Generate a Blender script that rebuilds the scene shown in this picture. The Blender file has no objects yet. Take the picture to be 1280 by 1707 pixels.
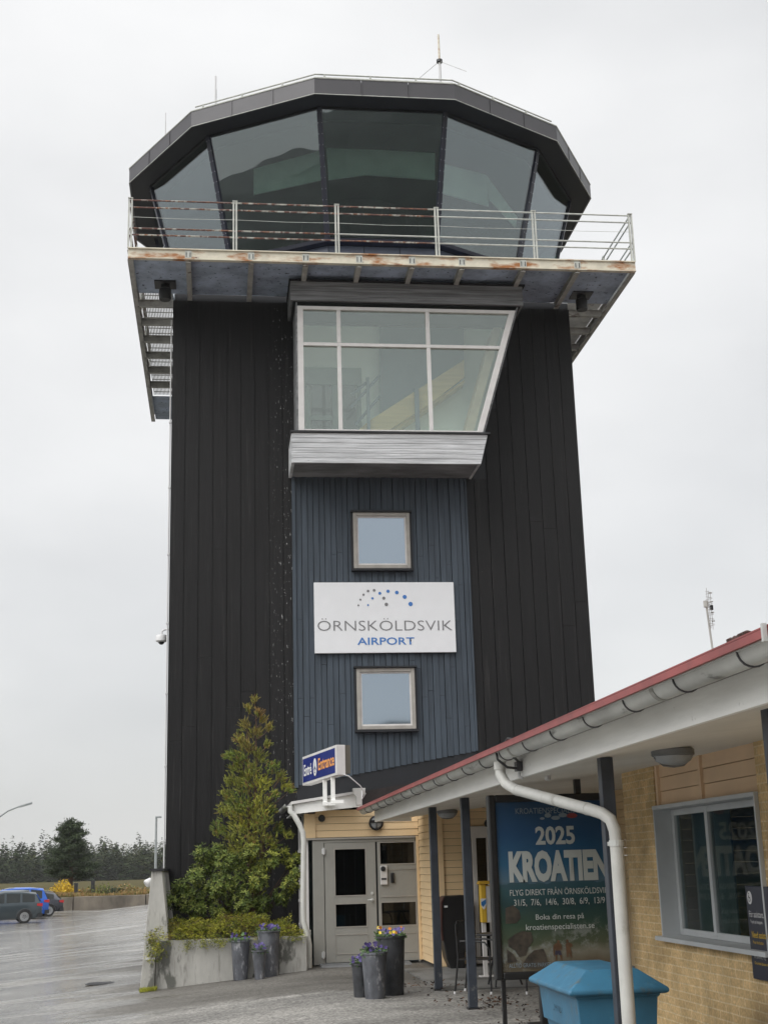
import bpy, bmesh, math, random
from mathutils import Vector, Matrix
random.seed(7)
PI = math.pi
S = bpy.context.scene
# ---------------------------------------------------------------- camera
# world: X along the tower front, Y into depth, Z up; ground at the entrance is Z = 0
F_PX = 2231.18
CAM = Vector((0, 0, 1.65))
def cam_axes(p, r, y):
    rt = Vector((math.cos(y), -math.sin(y), 0)); f0 = Vector((math.sin(y), math.cos(y), 0))
    fw = f0 * math.cos(p) + Vector((0, 0, 1)) * math.sin(p)
    dn = fw.cross(rt); c, s = math.cos(r), math.sin(r)
    return c * rt + s * dn, -s * rt + c * dn, fw
RT, DN, FW = cam_axes(0.25793418, 0.0282303, 0.12623971)
cd = bpy.data.cameras.new('camera'); cam = bpy.data.objects.new('camera', cd); S.collection.objects.link(cam)
cam.matrix_world = Matrix(((RT.x, -DN.x, -FW.x, CAM.x), (RT.y, -DN.y, -FW.y, CAM.y), (RT.z, -DN.z, -FW.z, CAM.z), (0, 0, 0, 1)))
cd.sensor_fit = 'VERTICAL'; cd.sensor_height = 24; cd.lens = F_PX / 1707 * 24
cd.clip_start = 0.1; cd.clip_end = 3000
S.camera = cam
# ---------------------------------------------------------------- light
SUN_EL, SUN_AZ = math.radians(42), math.radians(232)
w = bpy.data.worlds.new('World'); S.world = w; w.use_nodes = True
nt = w.node_tree; nt.nodes.clear(); N = nt.nodes.new; L = nt.links.new
sky = N('ShaderNodeTexSky'); sky.sky_type = 'NISHITA'; sky.sun_disc = False
sky.sun_elevation = SUN_EL; sky.sun_rotation = SUN_AZ
skm = N('ShaderNodeVectorMath'); skm.operation = 'SCALE'; skm.inputs[3].default_value = 0.10
L(sky.outputs[0], skm.inputs[0])
tc = N('ShaderNodeTexCoord'); mp = N('ShaderNodeMapping'); mp.inputs['Scale'].default_value = (1, 1, 2.2)
L(tc.outputs['Generated'], mp.inputs[0])
nz = N('ShaderNodeTexNoise'); nz.inputs['Scale'].default_value = 2.3; nz.inputs['Detail'].default_value = 5; nz.inputs['Roughness'].default_value = .45
L(mp.outputs[0], nz.inputs['Vector'])
cr = N('ShaderNodeValToRGB'); cr.color_ramp.elements[0].position = .3; cr.color_ramp.elements[1].position = .68
cr.color_ramp.elements[0].color = (.65, .655, .66, 1); cr.color_ramp.elements[1].color = (.89, .89, .885, 1)
L(nz.outputs[0], cr.inputs[0])
sx = N('ShaderNodeSeparateXYZ'); L(tc.outputs['Generated'], sx.inputs[0])
el = N('ShaderNodeValToRGB'); e = el.color_ramp.elements          # overcast: brighter towards the zenith
e[0].position = 0.0; e[0].color = (.66,) * 3 + (1,)
e[1].position = 1.0; e[1].color = (1.0,) * 3 + (1,)
for pz, v in ((.22, .74), (.45, .81), (.62, .86), (.75, 1.0)):
    q = e.new(pz); q.color = (v, v, v, 1)
L(sx.outputs[2], el.inputs[0])
zen = N('ShaderNodeMapRange'); zen.inputs[1].default_value = .66; zen.inputs[2].default_value = 1.0; zen.inputs[3].default_value = 1.0; zen.inputs[4].default_value = 3.7
L(sx.outputs[2], zen.inputs[0])
m1 = N('ShaderNodeVectorMath'); m1.operation = 'MULTIPLY'; L(cr.outputs[0], m1.inputs[0]); L(el.outputs[0], m1.inputs[1])
m2 = N('ShaderNodeVectorMath'); m2.operation = 'SCALE'; L(m1.outputs[0], m2.inputs[0]); L(zen.outputs[0], m2.inputs[3])
mx = N('ShaderNodeMix'); mx.data_type = 'RGBA'; mx.inputs[0].default_value = .92
L(skm.outputs[0], mx.inputs[6]); L(m2.outputs[0], mx.inputs[7])
bg = N('ShaderNodeBackground'); bg.inputs[1].default_value = 1.0; L(mx.outputs[2], bg.inputs[0])
wo = N('ShaderNodeOutputWorld'); L(bg.outputs[0], wo.inputs[0])
sl = bpy.data.lights.new('sun', 'SUN'); so = bpy.data.objects.new('sun', sl); S.collection.objects.link(so)
sl.energy = 1.5; sl.angle = math.radians(50); sl.color = (1, .985, .965)
sd = Vector((math.sin(SUN_AZ) * math.cos(SUN_EL), math.cos(SUN_AZ) * math.cos(SUN_EL), math.sin(SUN_EL)))
so.rotation_euler = sd.to_track_quat('Z', 'Y').to_euler()
S.view_settings.view_transform = 'Standard'; S.view_settings.look = 'None'
S.view_settings.exposure = 0.50; S.view_settings.gamma = 1.0
S.render.engine = 'CYCLES'
S.cycles.transparent_max_bounces = 24; S.cycles.max_bounces = 8

# ---------------------------------------------------------------- helpers
def ray(x, y): return RT * ((x - 640) / F_PX) + DN * ((y - 853.5) / F_PX) + FW
def on(ax, c, x, y):
    "the point where the line of sight through (x, y) meets the plane ax = c"
    i = 'XYZ'.index(ax); d = ray(x, y); return CAM + d * ((c - CAM[i]) / d[i])
ORG = {}
def origin(o): return ORG.get(o.name, Vector((0, 0, 0))) if o else Vector((0, 0, 0))
def tag(o, label=None, cat=None, group=None, kind=None):
    if label: o['label'] = label
    if cat: o['category'] = cat
    if group: o['group'] = group
    if kind: o['kind'] = kind
    return o
def thing(name, label, cat, loc, group=None):
    o = bpy.data.objects.new(name, None); S.collection.objects.link(o); o.location = loc
    o.empty_display_size = .2
    ORG[o.name] = Vector(loc); return tag(o, label, cat, group)
class MB:
    def __init__(s): s.v = []; s.f = []; s.m = []; s.cur = 0; s.sm = False
    def add(s, vs, fs):
        b = len(s.v); s.v += [Vector(v) for v in vs]; s.f += [[b + i for i in f] for f in fs]; s.m += [s.cur] * len(fs); return s
    def box(s, a, b):
        x0, x1 = sorted((a[0], b[0])); y0, y1 = sorted((a[1], b[1])); z0, z1 = sorted((a[2], b[2]))
        return s.add([(x0, y0, z0), (x1, y0, z0), (x1, y1, z0), (x0, y1, z0), (x0, y0, z1), (x1, y0, z1), (x1, y1, z1), (x0, y1, z1)],
                     [(0, 3, 2, 1), (4, 5, 6, 7), (0, 1, 5, 4), (1, 2, 6, 5), (2, 3, 7, 6), (3, 0, 4, 7)])
    def hexa(s, b4, t4):
        "bottom loop (counter-clockwise from above) and top loop"
        return s.add(list(b4) + list(t4), [(0, 3, 2, 1), (4, 5, 6, 7), (0, 1, 5, 4), (1, 2, 6, 5), (2, 3, 7, 6), (3, 0, 4, 7)])
    def quad(s, *p): return s.add(p, [tuple(range(len(p)))])
    def loft(s, loops, cap=True, closed=True):
        n = len(loops[0]); vs = [p for l in loops for p in l]; fs = []
        for i in range(len(loops) - 1):
            for j in range(n if closed else n - 1):
                k = (j + 1) % n; fs.append((i * n + j, i * n + k, (i + 1) * n + k, (i + 1) * n + j))
        if cap: fs.append(tuple(range(n))[::-1]); fs.append(tuple(range((len(loops) - 1) * n, len(loops) * n)))
        return s.add(vs, fs)
    def prism(s, poly, d):
        d = Vector(d); a = [Vector(p) for p in poly]; return s.loft([a, [p + d for p in a]])
    def tube(s, pts, r, n=8, cap=True):
        pts = [Vector(p) for p in pts]; rr = r if isinstance(r, (list, tuple)) else [r] * len(pts); loops = []; u = None
        for i, p in enumerate(pts):
            t = (pts[min(i + 1, len(pts) - 1)] - pts[max(i - 1, 0)]).normalized()
            if u is None: u = t.orthogonal().normalized()
            u = (u - t * u.dot(t)); u = u.normalized() if u.length > 1e-6 else t.orthogonal().normalized()
            w_ = t.cross(u)
            loops.append([p + (u * math.cos(2 * PI * k / n) + w_ * math.sin(2 * PI * k / n)) * rr[i] for k in range(n)])
        return s.loft(loops, cap)
    def lathe(s, c, prof, n=20, axis=(0, 0, 1), cap=True):
        c = Vector(c); ax = Vector(axis).normalized(); u = ax.orthogonal().normalized(); w_ = ax.cross(u)
        return s.loft([[c + ax * h + (u * math.cos(2 * PI * k / n) + w_ * math.sin(2 * PI * k / n)) * r for k in range(n)] for r, h in prof], cap)
    def build(s, name, mats, parent=None, smooth=False, bevel=0, kind=None, label=None):
        me = bpy.data.meshes.new(name); og = origin(parent)
        me.from_pydata([tuple(v - og) for v in s.v], [], s.f)
        if not isinstance(mats, (list, tuple)): mats = [mats]
        for m in mats: me.materials.append(m)
        if len(mats) > 1: me.polygons.foreach_set('material_index', s.m)
        if smooth: me.polygons.foreach_set('use_smooth', [True] * len(me.polygons))
        me.update()
        bm = bmesh.new(); bm.from_mesh(me)
        if len(s.f) < 20000: bmesh.ops.recalc_face_normals(bm, faces=bm.faces)
        bm.to_mesh(me); bm.free()
        o = bpy.data.objects.new(name, me); S.collection.objects.link(o)
        if parent: o.parent = parent
        ORG[o.name] = og
        if bevel:
            b = o.modifiers.new('bevel', 'BEVEL'); b.width = bevel; b.segments = 2; b.limit_method = 'ANGLE'
        if smooth and len(s.f) < 20000:
            me.set_sharp_from_angle(angle=math.radians(38))
        return tag(o, label, None, None, kind)
# materials -------------------------------------------------------
def mat(name, col, rough=.6, metal=0, var=.12, scale=3.0, stretch=(1, 1, 1), bump=0, bscale=None, spec=.5, col2=None, thr=(.35, .65), rvar=0, coat=0):
    m = bpy.data.materials.new(name); m.use_nodes = True; t = m.node_tree; b = t.nodes['Principled BSDF']
    b.inputs['Roughness'].default_value = rough; b.inputs['Metallic'].default_value = metal
    b.inputs['Specular IOR Level'].default_value = spec; b.inputs['Coat Weight'].default_value = coat
    n = t.nodes.new; l = t.links.new
    tc = n('ShaderNodeTexCoord'); mp = n('ShaderNodeMapping'); mp.inputs['Scale'].default_value = stretch; l(tc.outputs['Object'], mp.inputs[0])
    nz = n('ShaderNodeTexNoise'); nz.inputs['Scale'].default_value = scale; nz.inputs['Detail'].default_value = 8; nz.inputs['Roughness'].default_value = .6
    l(mp.outputs[0], nz.inputs['Vector'])
    cr = n('ShaderNodeValToRGB'); cr.color_ramp.elements[0].position = thr[0]; cr.color_ramp.elements[1].position = thr[1]
    c2 = col2 if col2 else [c * (1 + var) for c in col]
    c1 = col if col2 else [c * (1 - var) for c in col]
    cr.color_ramp.elements[0].color = (*c1, 1); cr.color_ramp.elements[1].color = (*[min(c, 1) for c in c2], 1)
    l(nz.outputs[0], cr.inputs[0]); l(cr.outputs[0], b.inputs['Base Color'])
    if rvar:
        mr = n('ShaderNodeMapRange'); mr.inputs[3].default_value = max(rough - rvar, .02); mr.inputs[4].default_value = min(rough + rvar, 1)
        mr.inputs[1].default_value = .3; mr.inputs[2].default_value = .7
        l(nz.outputs[0], mr.inputs[0]); l(mr.outputs[0], b.inputs['Roughness'])
    if bump:
        n2 = n('ShaderNodeTexNoise'); n2.inputs['Scale'].default_value = bscale or scale * 6; n2.inputs['Detail'].default_value = 4; l(mp.outputs[0], n2.inputs['Vector'])
        bp = n('ShaderNodeBump'); bp.inputs['Strength'].default_value = bump; bp.inputs['Distance'].default_value = .01
        l(n2.outputs[0], bp.inputs['Height']); l(bp.outputs[0], b.inputs['Normal'])
    m['col'] = cr.name
    return m
def overlay(m, col, scale, lo, hi, stretch=(1, 1, 1), rough=None, mask=None):
    "a second noise patch (stain, rust, dirt) laid over a mat() material; mask = (axis, from, to) in object space"
    t = m.node_tree; b = t.nodes['Principled BSDF']; n = t.nodes.new; l = t.links.new
    src = b.inputs['Base Color'].links[0].from_socket
    tc = n('ShaderNodeTexCoord'); mp = n('ShaderNodeMapping'); mp.inputs['Scale'].default_value = stretch; l(tc.outputs['Object'], mp.inputs[0])
    nz = n('ShaderNodeTexNoise'); nz.inputs['Scale'].default_value = scale; nz.inputs['Detail'].default_value = 7; nz.inputs['Roughness'].default_value = .62; l(mp.outputs[0], nz.inputs['Vector'])
    mr = n('ShaderNodeMapRange'); mr.inputs[1].default_value = lo; mr.inputs[2].default_value = hi; l(nz.outputs[0], mr.inputs[0]); f = mr.outputs[0]
    if mask:
        sx = n('ShaderNodeSeparateXYZ'); l(tc.outputs['Object'], sx.inputs[0])
        mk = n('ShaderNodeMapRange'); mk.inputs[1].default_value = mask[1]; mk.inputs[2].default_value = mask[2]; l(sx.outputs[mask[0]], mk.inputs[0])
        mu = n('ShaderNodeMath'); mu.operation = 'MULTIPLY'; l(f, mu.inputs[0]); l(mk.outputs[0], mu.inputs[1]); f = mu.outputs[0]
        if len(mask) > 3:
            mk2 = n('ShaderNodeMapRange'); mk2.inputs[1].default_value = mask[3]; mk2.inputs[2].default_value = mask[4]; l(sx.outputs[mask[0]], mk2.inputs[0])
            mu2 = n('ShaderNodeMath'); mu2.operation = 'MULTIPLY'; l(f, mu2.inputs[0]); l(mk2.outputs[0], mu2.inputs[1]); f = mu2.outputs[0]
    mx = n('ShaderNodeMix'); mx.data_type = 'RGBA'; l(f, mx.inputs[0]); l(src, mx.inputs[6]); mx.inputs[7].default_value = (*col, 1)
    l(mx.outputs[2], b.inputs['Base Color'])
    return m
def glass(name, tint=(.8, .85, .83), ior=1.5, gloss=(1, 1, 1), rough=.01, body=None, bodyf=0, wave=0):
    "window pane: fresnel mirror over a tinted see-through (or dark) body"
    m = bpy.data.materials.new(name); m.use_nodes = True; t = m.node_tree; t.nodes.clear(); n = t.nodes.new; l = t.links.new
    fr = n('ShaderNodeFresnel'); ge = n('ShaderNodeNewGeometry'); im = n('ShaderNodeMix'); im.inputs[2].default_value = ior; im.inputs[3].default_value = 1 / ior
    l(ge.outputs['Backfacing'], im.inputs[0]); l(im.outputs[0], fr.inputs[0])
    tr = n('ShaderNodeBsdfTransparent'); tr.inputs[0].default_value = (*tint, 1)
    gl = n('ShaderNodeBsdfGlossy'); gl.inputs[0].default_value = (*gloss, 1); gl.inputs['Roughness'].default_value = rough
    if wave:
        tc = n('ShaderNodeTexCoord'); nz = n('ShaderNodeTexNoise'); nz.inputs['Scale'].default_value = .9; nz.inputs['Detail'].default_value = 1
        l(tc.outputs['Object'], nz.inputs['Vector']); bp = n('ShaderNodeBump'); bp.inputs['Strength'].default_value = wave; bp.inputs['Distance'].default_value = .05
        l(nz.outputs[0], bp.inputs['Height']); l(bp.outputs[0], gl.inputs['Normal'])
    base = tr.outputs[0]
    if body:
        df = n('ShaderNodeBsdfDiffuse'); df.inputs[0].default_value = (*body, 1)
        mm = n('ShaderNodeMixShader'); mm.inputs[0].default_value = bodyf; l(base, mm.inputs[1]); l(df.outputs[0], mm.inputs[2]); base = mm.outputs[0]
    mx = n('ShaderNodeMixShader'); l(fr.outputs[0], mx.inputs[0]); l(base, mx.inputs[1]); l(gl.outputs[0], mx.inputs[2])
    o = n('ShaderNodeOutputMaterial'); l(mx.outputs[0], o.inputs[0]); return m
# writing -------------------------------------------------------
def lettering(s, A, B, H, m, parent, name='lettering', bold=0, fit=True, proud=.004, caps='H'):
    "text whose baseline runs from A to B (whole width) and whose capitals reach up by H (vector)"
    cu = bpy.data.curves.new(name, 'FONT'); cu.body = s; cu.size = 1; cu.offset = bold; cu.resolution_u = 3
    tmp = bpy.data.objects.new('tmp', cu); S.collection.objects.link(tmp)
    dg = bpy.context.evaluated_depsgraph_get(); me = bpy.data.meshes.new_from_object(tmp.evaluated_get(dg))
    bpy.data.objects.remove(tmp); cap = .729 if caps == 'H' else caps
    A, B, H = Vector(A), Vector(B), Vector(H)
    xs = [v.co.x for v in me.vertices]; x0, x1 = min(xs), max(xs)
    r = (B - A) / (x1 - x0); u = H / cap; nrm = r.cross(u).normalized() * proud; og = origin(parent)
    for v in me.vertices: v.co = A + r * (v.co.x - x0) + u * v.co.y + nrm - og
    me.materials.clear(); me.materials.append(m)
    o = bpy.data.objects.new(name, me); S.collection.objects.link(o); o.parent = parent; ORG[o.name] = og
    return o
def disc(mb, c, r, u, v, n=20, ry=None):
    c, u, v = Vector(c), Vector(u).normalized(), Vector(v).normalized(); ry = ry or r
    mb.quad(*[c + u * math.cos(2 * PI * k / n) * r + v * math.sin(2 * PI * k / n) * ry for k in range(n)])
# materials used in several places
M = {}
M['board_black'] = mat('black tarred boards', (.0045, .0042, .0046), .6, var=.4, scale=2.2, stretch=(6, 6, .35), bump=.5, bscale=18, spec=.35)
overlay(M['board_black'], (.25, .25, .26), 26, .735, .76, stretch=(1, 1, .35))
overlay(M['board_black'], (.33, .33, .33), 34, .64, .67, stretch=(1, 1, .3), mask=(0, -2.35, -2.05, -1.74, -1.80))
overlay(M['board_black'], (.035, .033, .032), 2.2, .60, .78, stretch=(7, 7, .22))
M['board_blue'] = mat('blue grey painted boards', (.052, .067, .085), .62, var=.22, scale=1.6, stretch=(7, 7, .5), bump=.4, bscale=14, spec=.35)
overlay(M['board_blue'], (.03, .04, .055), 9, .69, .74)
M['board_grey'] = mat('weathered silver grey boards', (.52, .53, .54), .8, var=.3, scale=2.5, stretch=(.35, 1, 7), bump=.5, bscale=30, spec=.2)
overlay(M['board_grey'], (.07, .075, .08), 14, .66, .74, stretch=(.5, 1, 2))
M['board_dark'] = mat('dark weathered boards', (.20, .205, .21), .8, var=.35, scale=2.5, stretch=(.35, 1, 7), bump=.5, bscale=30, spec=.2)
M['fascia_metal'] = mat('dark grey sheet metal', (.062, .060, .066), .42, var=.12, scale=1.2, spec=.5)
M['soffit_dark'] = mat('black soffit', (.008, .009, .012), .6, var=.2, scale=2)
M['steel_cream'] = mat('cream painted steel', (.62, .58, .47), .55, var=.1, scale=4)
overlay(M['steel_cream'], (.33, .13, .035), 1.3, .5, .62, stretch=(1, 1, 3))
overlay(M['steel_cream'], (.10, .045, .03), 7, .66, .72)
M['steel_grey'] = mat('grey painted steel', (.36, .355, .33), .6, var=.2, scale=5)
overlay(M['steel_grey'], (.09, .06, .045), 3, .6, .7)
M['rail_clean'] = mat('pale painted rail', (.46, .47, .43), .5, var=.15, scale=8)
M['rail_rust'] = mat('rusting rail', (.40, .39, .34), .6, var=.15, scale=8)
overlay(M['rail_rust'], (.10, .04, .028), 5, .44, .52, stretch=(1.3, 1, 1))
overlay(M['rail_rust'], (.22, .09, .04), 9, .55, .62)
M['soffit_blue'] = mat('blue grey underside sheet', (.33, .39, .49), .7, var=.25, scale=2.5, bump=.2)
overlay(M['soffit_blue'], (.03, .035, .05), 11, .6, .68)
M['frame_white'] = mat('off white window frame', (.60, .585, .57), .45, var=.06, scale=5)
M['frame_beige'] = mat('beige window frame', (.33, .31, .28), .5, var=.1, scale=5)
M['white_paint'] = mat('white painted board', (.90, .90, .87), .55, var=.07, scale=2, stretch=(1, .4, 3), bump=.15)
overlay(M['white_paint'], (.30, .29, .26), 6, .66, .74)
M['pipe_white'] = mat('white pipe', (.54, .54, .51), .4, var=.06, scale=6)
overlay(M['pipe_white'], (.25, .24, .21), 5, .6, .75, stretch=(1, 1, .4))
M['gutter'] = mat('galvanised gutter', (.54, .55, .53), .42, metal=.2, var=.18, scale=3, stretch=(1, .5, 1))
overlay(M['gutter'], (.09, .09, .08), 4, .6, .72, stretch=(1, .6, 3))
M['red_roof'] = mat('red sheet roof', (.24, .045, .042), .45, var=.2, scale=4, spec=.6)
M['low_bounce_roof'] = mat('red sheet darkened against bounce', (.075, .022, .02), .5, var=.3, scale=3)  # unseen roof slope, darkened to cut red bounce onto the tower
M['siding'] = mat('pale yellow siding', (.74, .55, .32), .6, var=.06, scale=2, stretch=(.5, .5, 3), bump=.12)
M['post_dark'] = mat('slate blue painted post', (.035, .042, .055), .5, var=.2, scale=5)
overlay(M['post_dark'], (.20, .20, .19), 9, .6, .68, mask=(2, .42, .05))
M['grey_door'] = mat('warm grey door paint', (.29, .285, .26), .45, var=.05, scale=3)
M['black_plastic'] = mat('black plastic', (.008, .008, .009), .45, var=.2, scale=5)
M['dark_metal'] = mat('dark metal', (.02, .02, .022), .45, var=.2, scale=5)
M['concrete'] = mat('pale concrete', (.40, .39, .36), .85, var=.12, scale=3, stretch=(1.5, 1, .6), bump=.35, bscale=30)
overlay(M['concrete'], (.13, .13, .115), 1.5, .55, .6, stretch=(1.6, 1, .7))
overlay(M['concrete'], (.20, .19, .17), 6, .55, .75, stretch=(2, 1, .3))
M['zinc'] = mat('galvanised zinc', (.115, .12, .135), .55, metal=.3, var=.35, scale=7, stretch=(1, 1, .5))
overlay(M['zinc'], (.42, .42, .44), 9, .58, .68, stretch=(1, 1, .4))
M['white_trim'] = mat('white metal', (.62, .62, .62), .4, var=.03)
M['text_grey'] = mat('grey letters', (.17, .17, .175), .5, var=0)
M['text_blue'] = mat('blue letters', (.045, .17, .46), .5, var=0)
M['text_white'] = mat('white letters', (.72, .72, .72), .5, var=0)
M['text_orange'] = mat('orange letters', (.80, .36, .10), .5, var=0)
M['text_yellow'] = mat('yellow letters', (.62, .40, .03), .5, var=0)
M['lamp_diffuser'] = mat('frosted lamp cover', (.34, .36, .38), .35, var=.1, scale=9)
M['pane_mirror'] = glass('sky mirroring pane', (.5, .6, .68), 5.0, (.76, .88, 1.0), .03, (.02, .03, .04), .75)
M['pane_dark'] = glass('dark pane', (.25, .28, .28), 1.6, (1, 1, 1), .01)
M['pane_cab'] = glass('tinted tower cab pane', (.68, .76, .73), 2.35, (.80, .84, .88), .01, wave=.06)
M['pane_clear'] = glass('clear pane', (.96, 1, .97), 2.1, (.94, 1, .97), .01, wave=.03)
# ================================================================ setting
def gz(x, y):
    k = min(1, max(0, (1.5 - x) / 9.4)); z = -.8 * k
    return z
def ground_sheet(name, xs, ys, dz, m, kind='structure'):
    mb = MB(); n = len(ys)
    mb.add([(x, y, gz(x, y) + dz) for x in xs for y in ys], [(i * n + j, (i + 1) * n + j, (i + 1) * n + j + 1, i * n + j + 1) for i in range(len(xs) - 1) for j in range(n - 1)])
    return mb.build(name, m, None, kind=kind)
asph = mat('wet asphalt', (.14, .134, .122), .42, var=.3, scale=.35, stretch=(.5, 1.6, 1), bump=.55, bscale=60, rvar=.16)
def wet_asphalt():
    m = asph; t = m.node_tree; b = t.nodes['Principled BSDF']; n = t.nodes.new; l = t.links.new
    tc = n('ShaderNodeTexCoord'); mp = n('ShaderNodeMapping'); mp.inputs['Scale'].default_value = (.22, .8, 1); l(tc.outputs['Object'], mp.inputs[0])
    nz = n('ShaderNodeTexNoise'); nz.inputs['Scale'].default_value = 1.0; nz.inputs['Detail'].default_value = 6; nz.inputs['Roughness'].default_value = .55; l(mp.outputs[0], nz.inputs['Vector'])
    sx = n('ShaderNodeSeparateXYZ'); l(tc.outputs['Object'], sx.inputs[0])
    g = n('ShaderNodeMapRange'); g.inputs[1].default_value = .6; g.inputs[2].default_value = -3.0; g.inputs[3].default_value = -.22; g.inputs[4].default_value = .16; l(sx.outputs[0], g.inputs[0])
    ad = n('ShaderNodeMath'); ad.operation = 'ADD'; l(nz.outputs[0], ad.inputs[0]); l(g.outputs[0], ad.inputs[1])
    wr = n('ShaderNodeMapRange'); wr.inputs[1].default_value = .44; wr.inputs[2].default_value = .60; wr.inputs[3].default_value = .72; wr.inputs[4].default_value = .11; l(ad.outputs[0], wr.inputs[0])
    l(wr.outputs[0], b.inputs['Roughness'])
    # gravel grains
    vo = n('ShaderNodeTexVoronoi'); vo.inputs['Scale'].default_value = 34; l(tc.outputs['Object'], vo.inputs['Vector'])
    gr = n('ShaderNodeMapRange'); gr.inputs[1].default_value = 0; gr.inputs[2].default_value = 1; gr.inputs[3].default_value = .35; gr.inputs[4].default_value = 1.75; l(vo.outputs['Color'], gr.inputs[0])
    src = b.inputs['Base Color'].links[0].from_socket
    mu = n('ShaderNodeVectorMath'); mu.operation = 'MULTIPLY'; l(src, mu.inputs[0]); l(gr.outputs[0], mu.inputs[1])
    # dark damp streaks
    mp2 = n('ShaderNodeMapping'); mp2.inputs['Scale'].default_value = (.35, .8, 1); mp2.inputs['Rotation'].default_value = (0, 0, .15); l(tc.outputs['Object'], mp2.inputs[0])
    n2 = n('ShaderNodeTexNoise'); n2.inputs['Scale'].default_value = .8; n2.inputs['Detail'].default_value = 9; n2.inputs['Roughness'].default_value = .68; l(mp2.outputs[0], n2.inputs['Vector'])
    dr = n('ShaderNodeMapRange'); dr.inputs[1].default_value = .48; dr.inputs[2].default_value = .60; dr.inputs[3].default_value = 1.2; dr.inputs[4].default_value = .74; l(n2.outputs[0], dr.inputs[0])
    m2 = n('ShaderNodeVectorMath'); m2.operation = 'SCALE'; l(mu.outputs[0], m2.inputs[0]); l(dr.outputs[0], m2.inputs[3])
    # fine cracks
    wv = n('ShaderNodeVectorMath'); wv.operation = 'MULTIPLY_ADD'; l(n2.outputs['Color'], wv.inputs[0]); wv.inputs[1].default_value = (1.3, 1.3, 0); l(tc.outputs['Object'], wv.inputs[2])
    ve = n('ShaderNodeTexVoronoi'); ve.feature = 'DISTANCE_TO_EDGE'; ve.inputs['Scale'].default_value = .33; l(wv.outputs[0], ve.inputs['Vector'])
    ce = n('ShaderNodeMapRange'); ce.inputs[1].default_value = .0; ce.inputs[2].default_value = .006; ce.inputs[3].default_value = .45; ce.inputs[4].default_value = 1.0; l(ve.outputs['Distance'], ce.inputs[0])
    m3 = n('ShaderNodeVectorMath'); m3.operation = 'SCALE'; l(m2.outputs[0], m3.inputs[0]); l(ce.outputs[0], m3.inputs[3]); m2 = m3
    # older, browner strip of asphalt along the buildings
    yn = n('ShaderNodeMath'); yn.operation = 'MULTIPLY_ADD'; l(n2.outputs[0], yn.inputs[0]); yn.inputs[1].default_value = 2.4; l(sx.outputs[1], yn.inputs[2])
    ys = n('ShaderNodeMapRange'); ys.inputs[1].default_value = 20.6; ys.inputs[2].default_value = 21.1; l(yn.outputs[0], ys.inputs[0])
    yx = n('ShaderNodeMapRange'); yx.inputs[1].default_value = -2.2; yx.inputs[2].default_value = -1.2; l(sx.outputs[0], yx.inputs[0])
    ym = n('ShaderNodeMath'); ym.operation = 'MULTIPLY'; l(ys.outputs[0], ym.inputs[0]); l(yx.outputs[0], ym.inputs[1])
    yy = n('ShaderNodeMath'); yy.operation = 'MULTIPLY'; l(ym.outputs[0], yy.inputs[0]); yy.inputs[1].default_value = .62
    mxx = n('ShaderNodeMix'); mxx.data_type = 'RGBA'; l(yy.outputs[0], mxx.inputs[0]); l(m2.outputs[0], mxx.inputs[6]); mxx.inputs[7].default_value = (.042, .036, .027, 1)
    l(mxx.outputs[2], b.inputs['Base Color'])
    gb = n('ShaderNodeBump'); gb.inputs['Strength'].default_value = .6; gb.inputs['Distance'].default_value = .01; l(vo.outputs['Distance'], gb.inputs['Height']); l(b.inputs['Normal'].links[0].from_socket, gb.inputs['Normal']); l(gb.outputs[0], b.inputs['Normal'])
    b.inputs['Specular IOR Level'].default_value = .6
wet_asphalt()
grassland = mat('rough moor ground', (.09, .075, .035), 1, spec=.05, var=.4, scale=.3, bump=.5)
far = [-900, -300, -120, -60, -30, -18, -12, -9, -7.9, -6, -4, -2, -1, 0, .75, 1.5, 3, 6, 12, 40, 120, 400, 900]
ground_sheet('ground', far, [-900, -300, -60, -20, 0, 10, 20, 30, 50, 80, 120, 200, 400, 1200], -.03, grassland)
ground_sheet('parking_lot', [x for x in far if -70 < x < 100], [-45, -10, 0, 5, 10, 15, 20, 25, 30, 40, 60, 80, 99.2], 0, asph)
slab = mat('pale paving concrete', (.155, .155, .15), .6, var=.2, scale=2, bump=.4, bscale=50, rvar=.15)
mb = MB(); mb.box((2.98, 18.75, -.05), (7, 22.75, .018)); mb.build('path', slab, None, kind='structure')
overlay(slab, (.07, .07, .065), 1.1, .5, .62)
# raised terrace behind the parking wall
ter = mat('dry heath grass', (.07, .055, .022), 1, var=.35, scale=.6, stretch=(.5, 1, 1), bump=.5, col2=(.04, .042, .016), thr=(.45, .6), spec=.05)
mb = MB(); xs = [-70 + i * 2.5 for i in range(53)]; vs = []; fs = []
yy = [99.8, 102, 108, 130, 200, 420]
for x in xs:
    for j, y in enumerate(yy): vs.append((x, y, .12 + .18 * math.sin(x * .6 + j) * (1 if j in (1, 2) else .3) + (0 if j else -.05)))
mb.add(vs, [(i * 6 + j, (i + 1) * 6 + j, (i + 1) * 6 + j + 1, i * 6 + j + 1) for i in range(len(xs) - 1) for j in range(5)])
mb.build('terrain', ter, None, kind='structure')
cw = mat('rough retaining wall concrete', (.14, .12, .095), .9, var=.45, scale=.8, stretch=(1, 1, .5), bump=.6)
t = thing('retaining_wall', 'low weathered concrete retaining wall at the far edge of the parking lot', 'wall', (-20, 99.4, -.8))
x = -70
while x < 60:
    mb = MB(); mb.box((x, 99.3, -.85), (x + 4.94, 99.75, .1 + random.uniform(-.04, .06))); mb.build('wall_panel', cw, t, bevel=.03); x += 5

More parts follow.
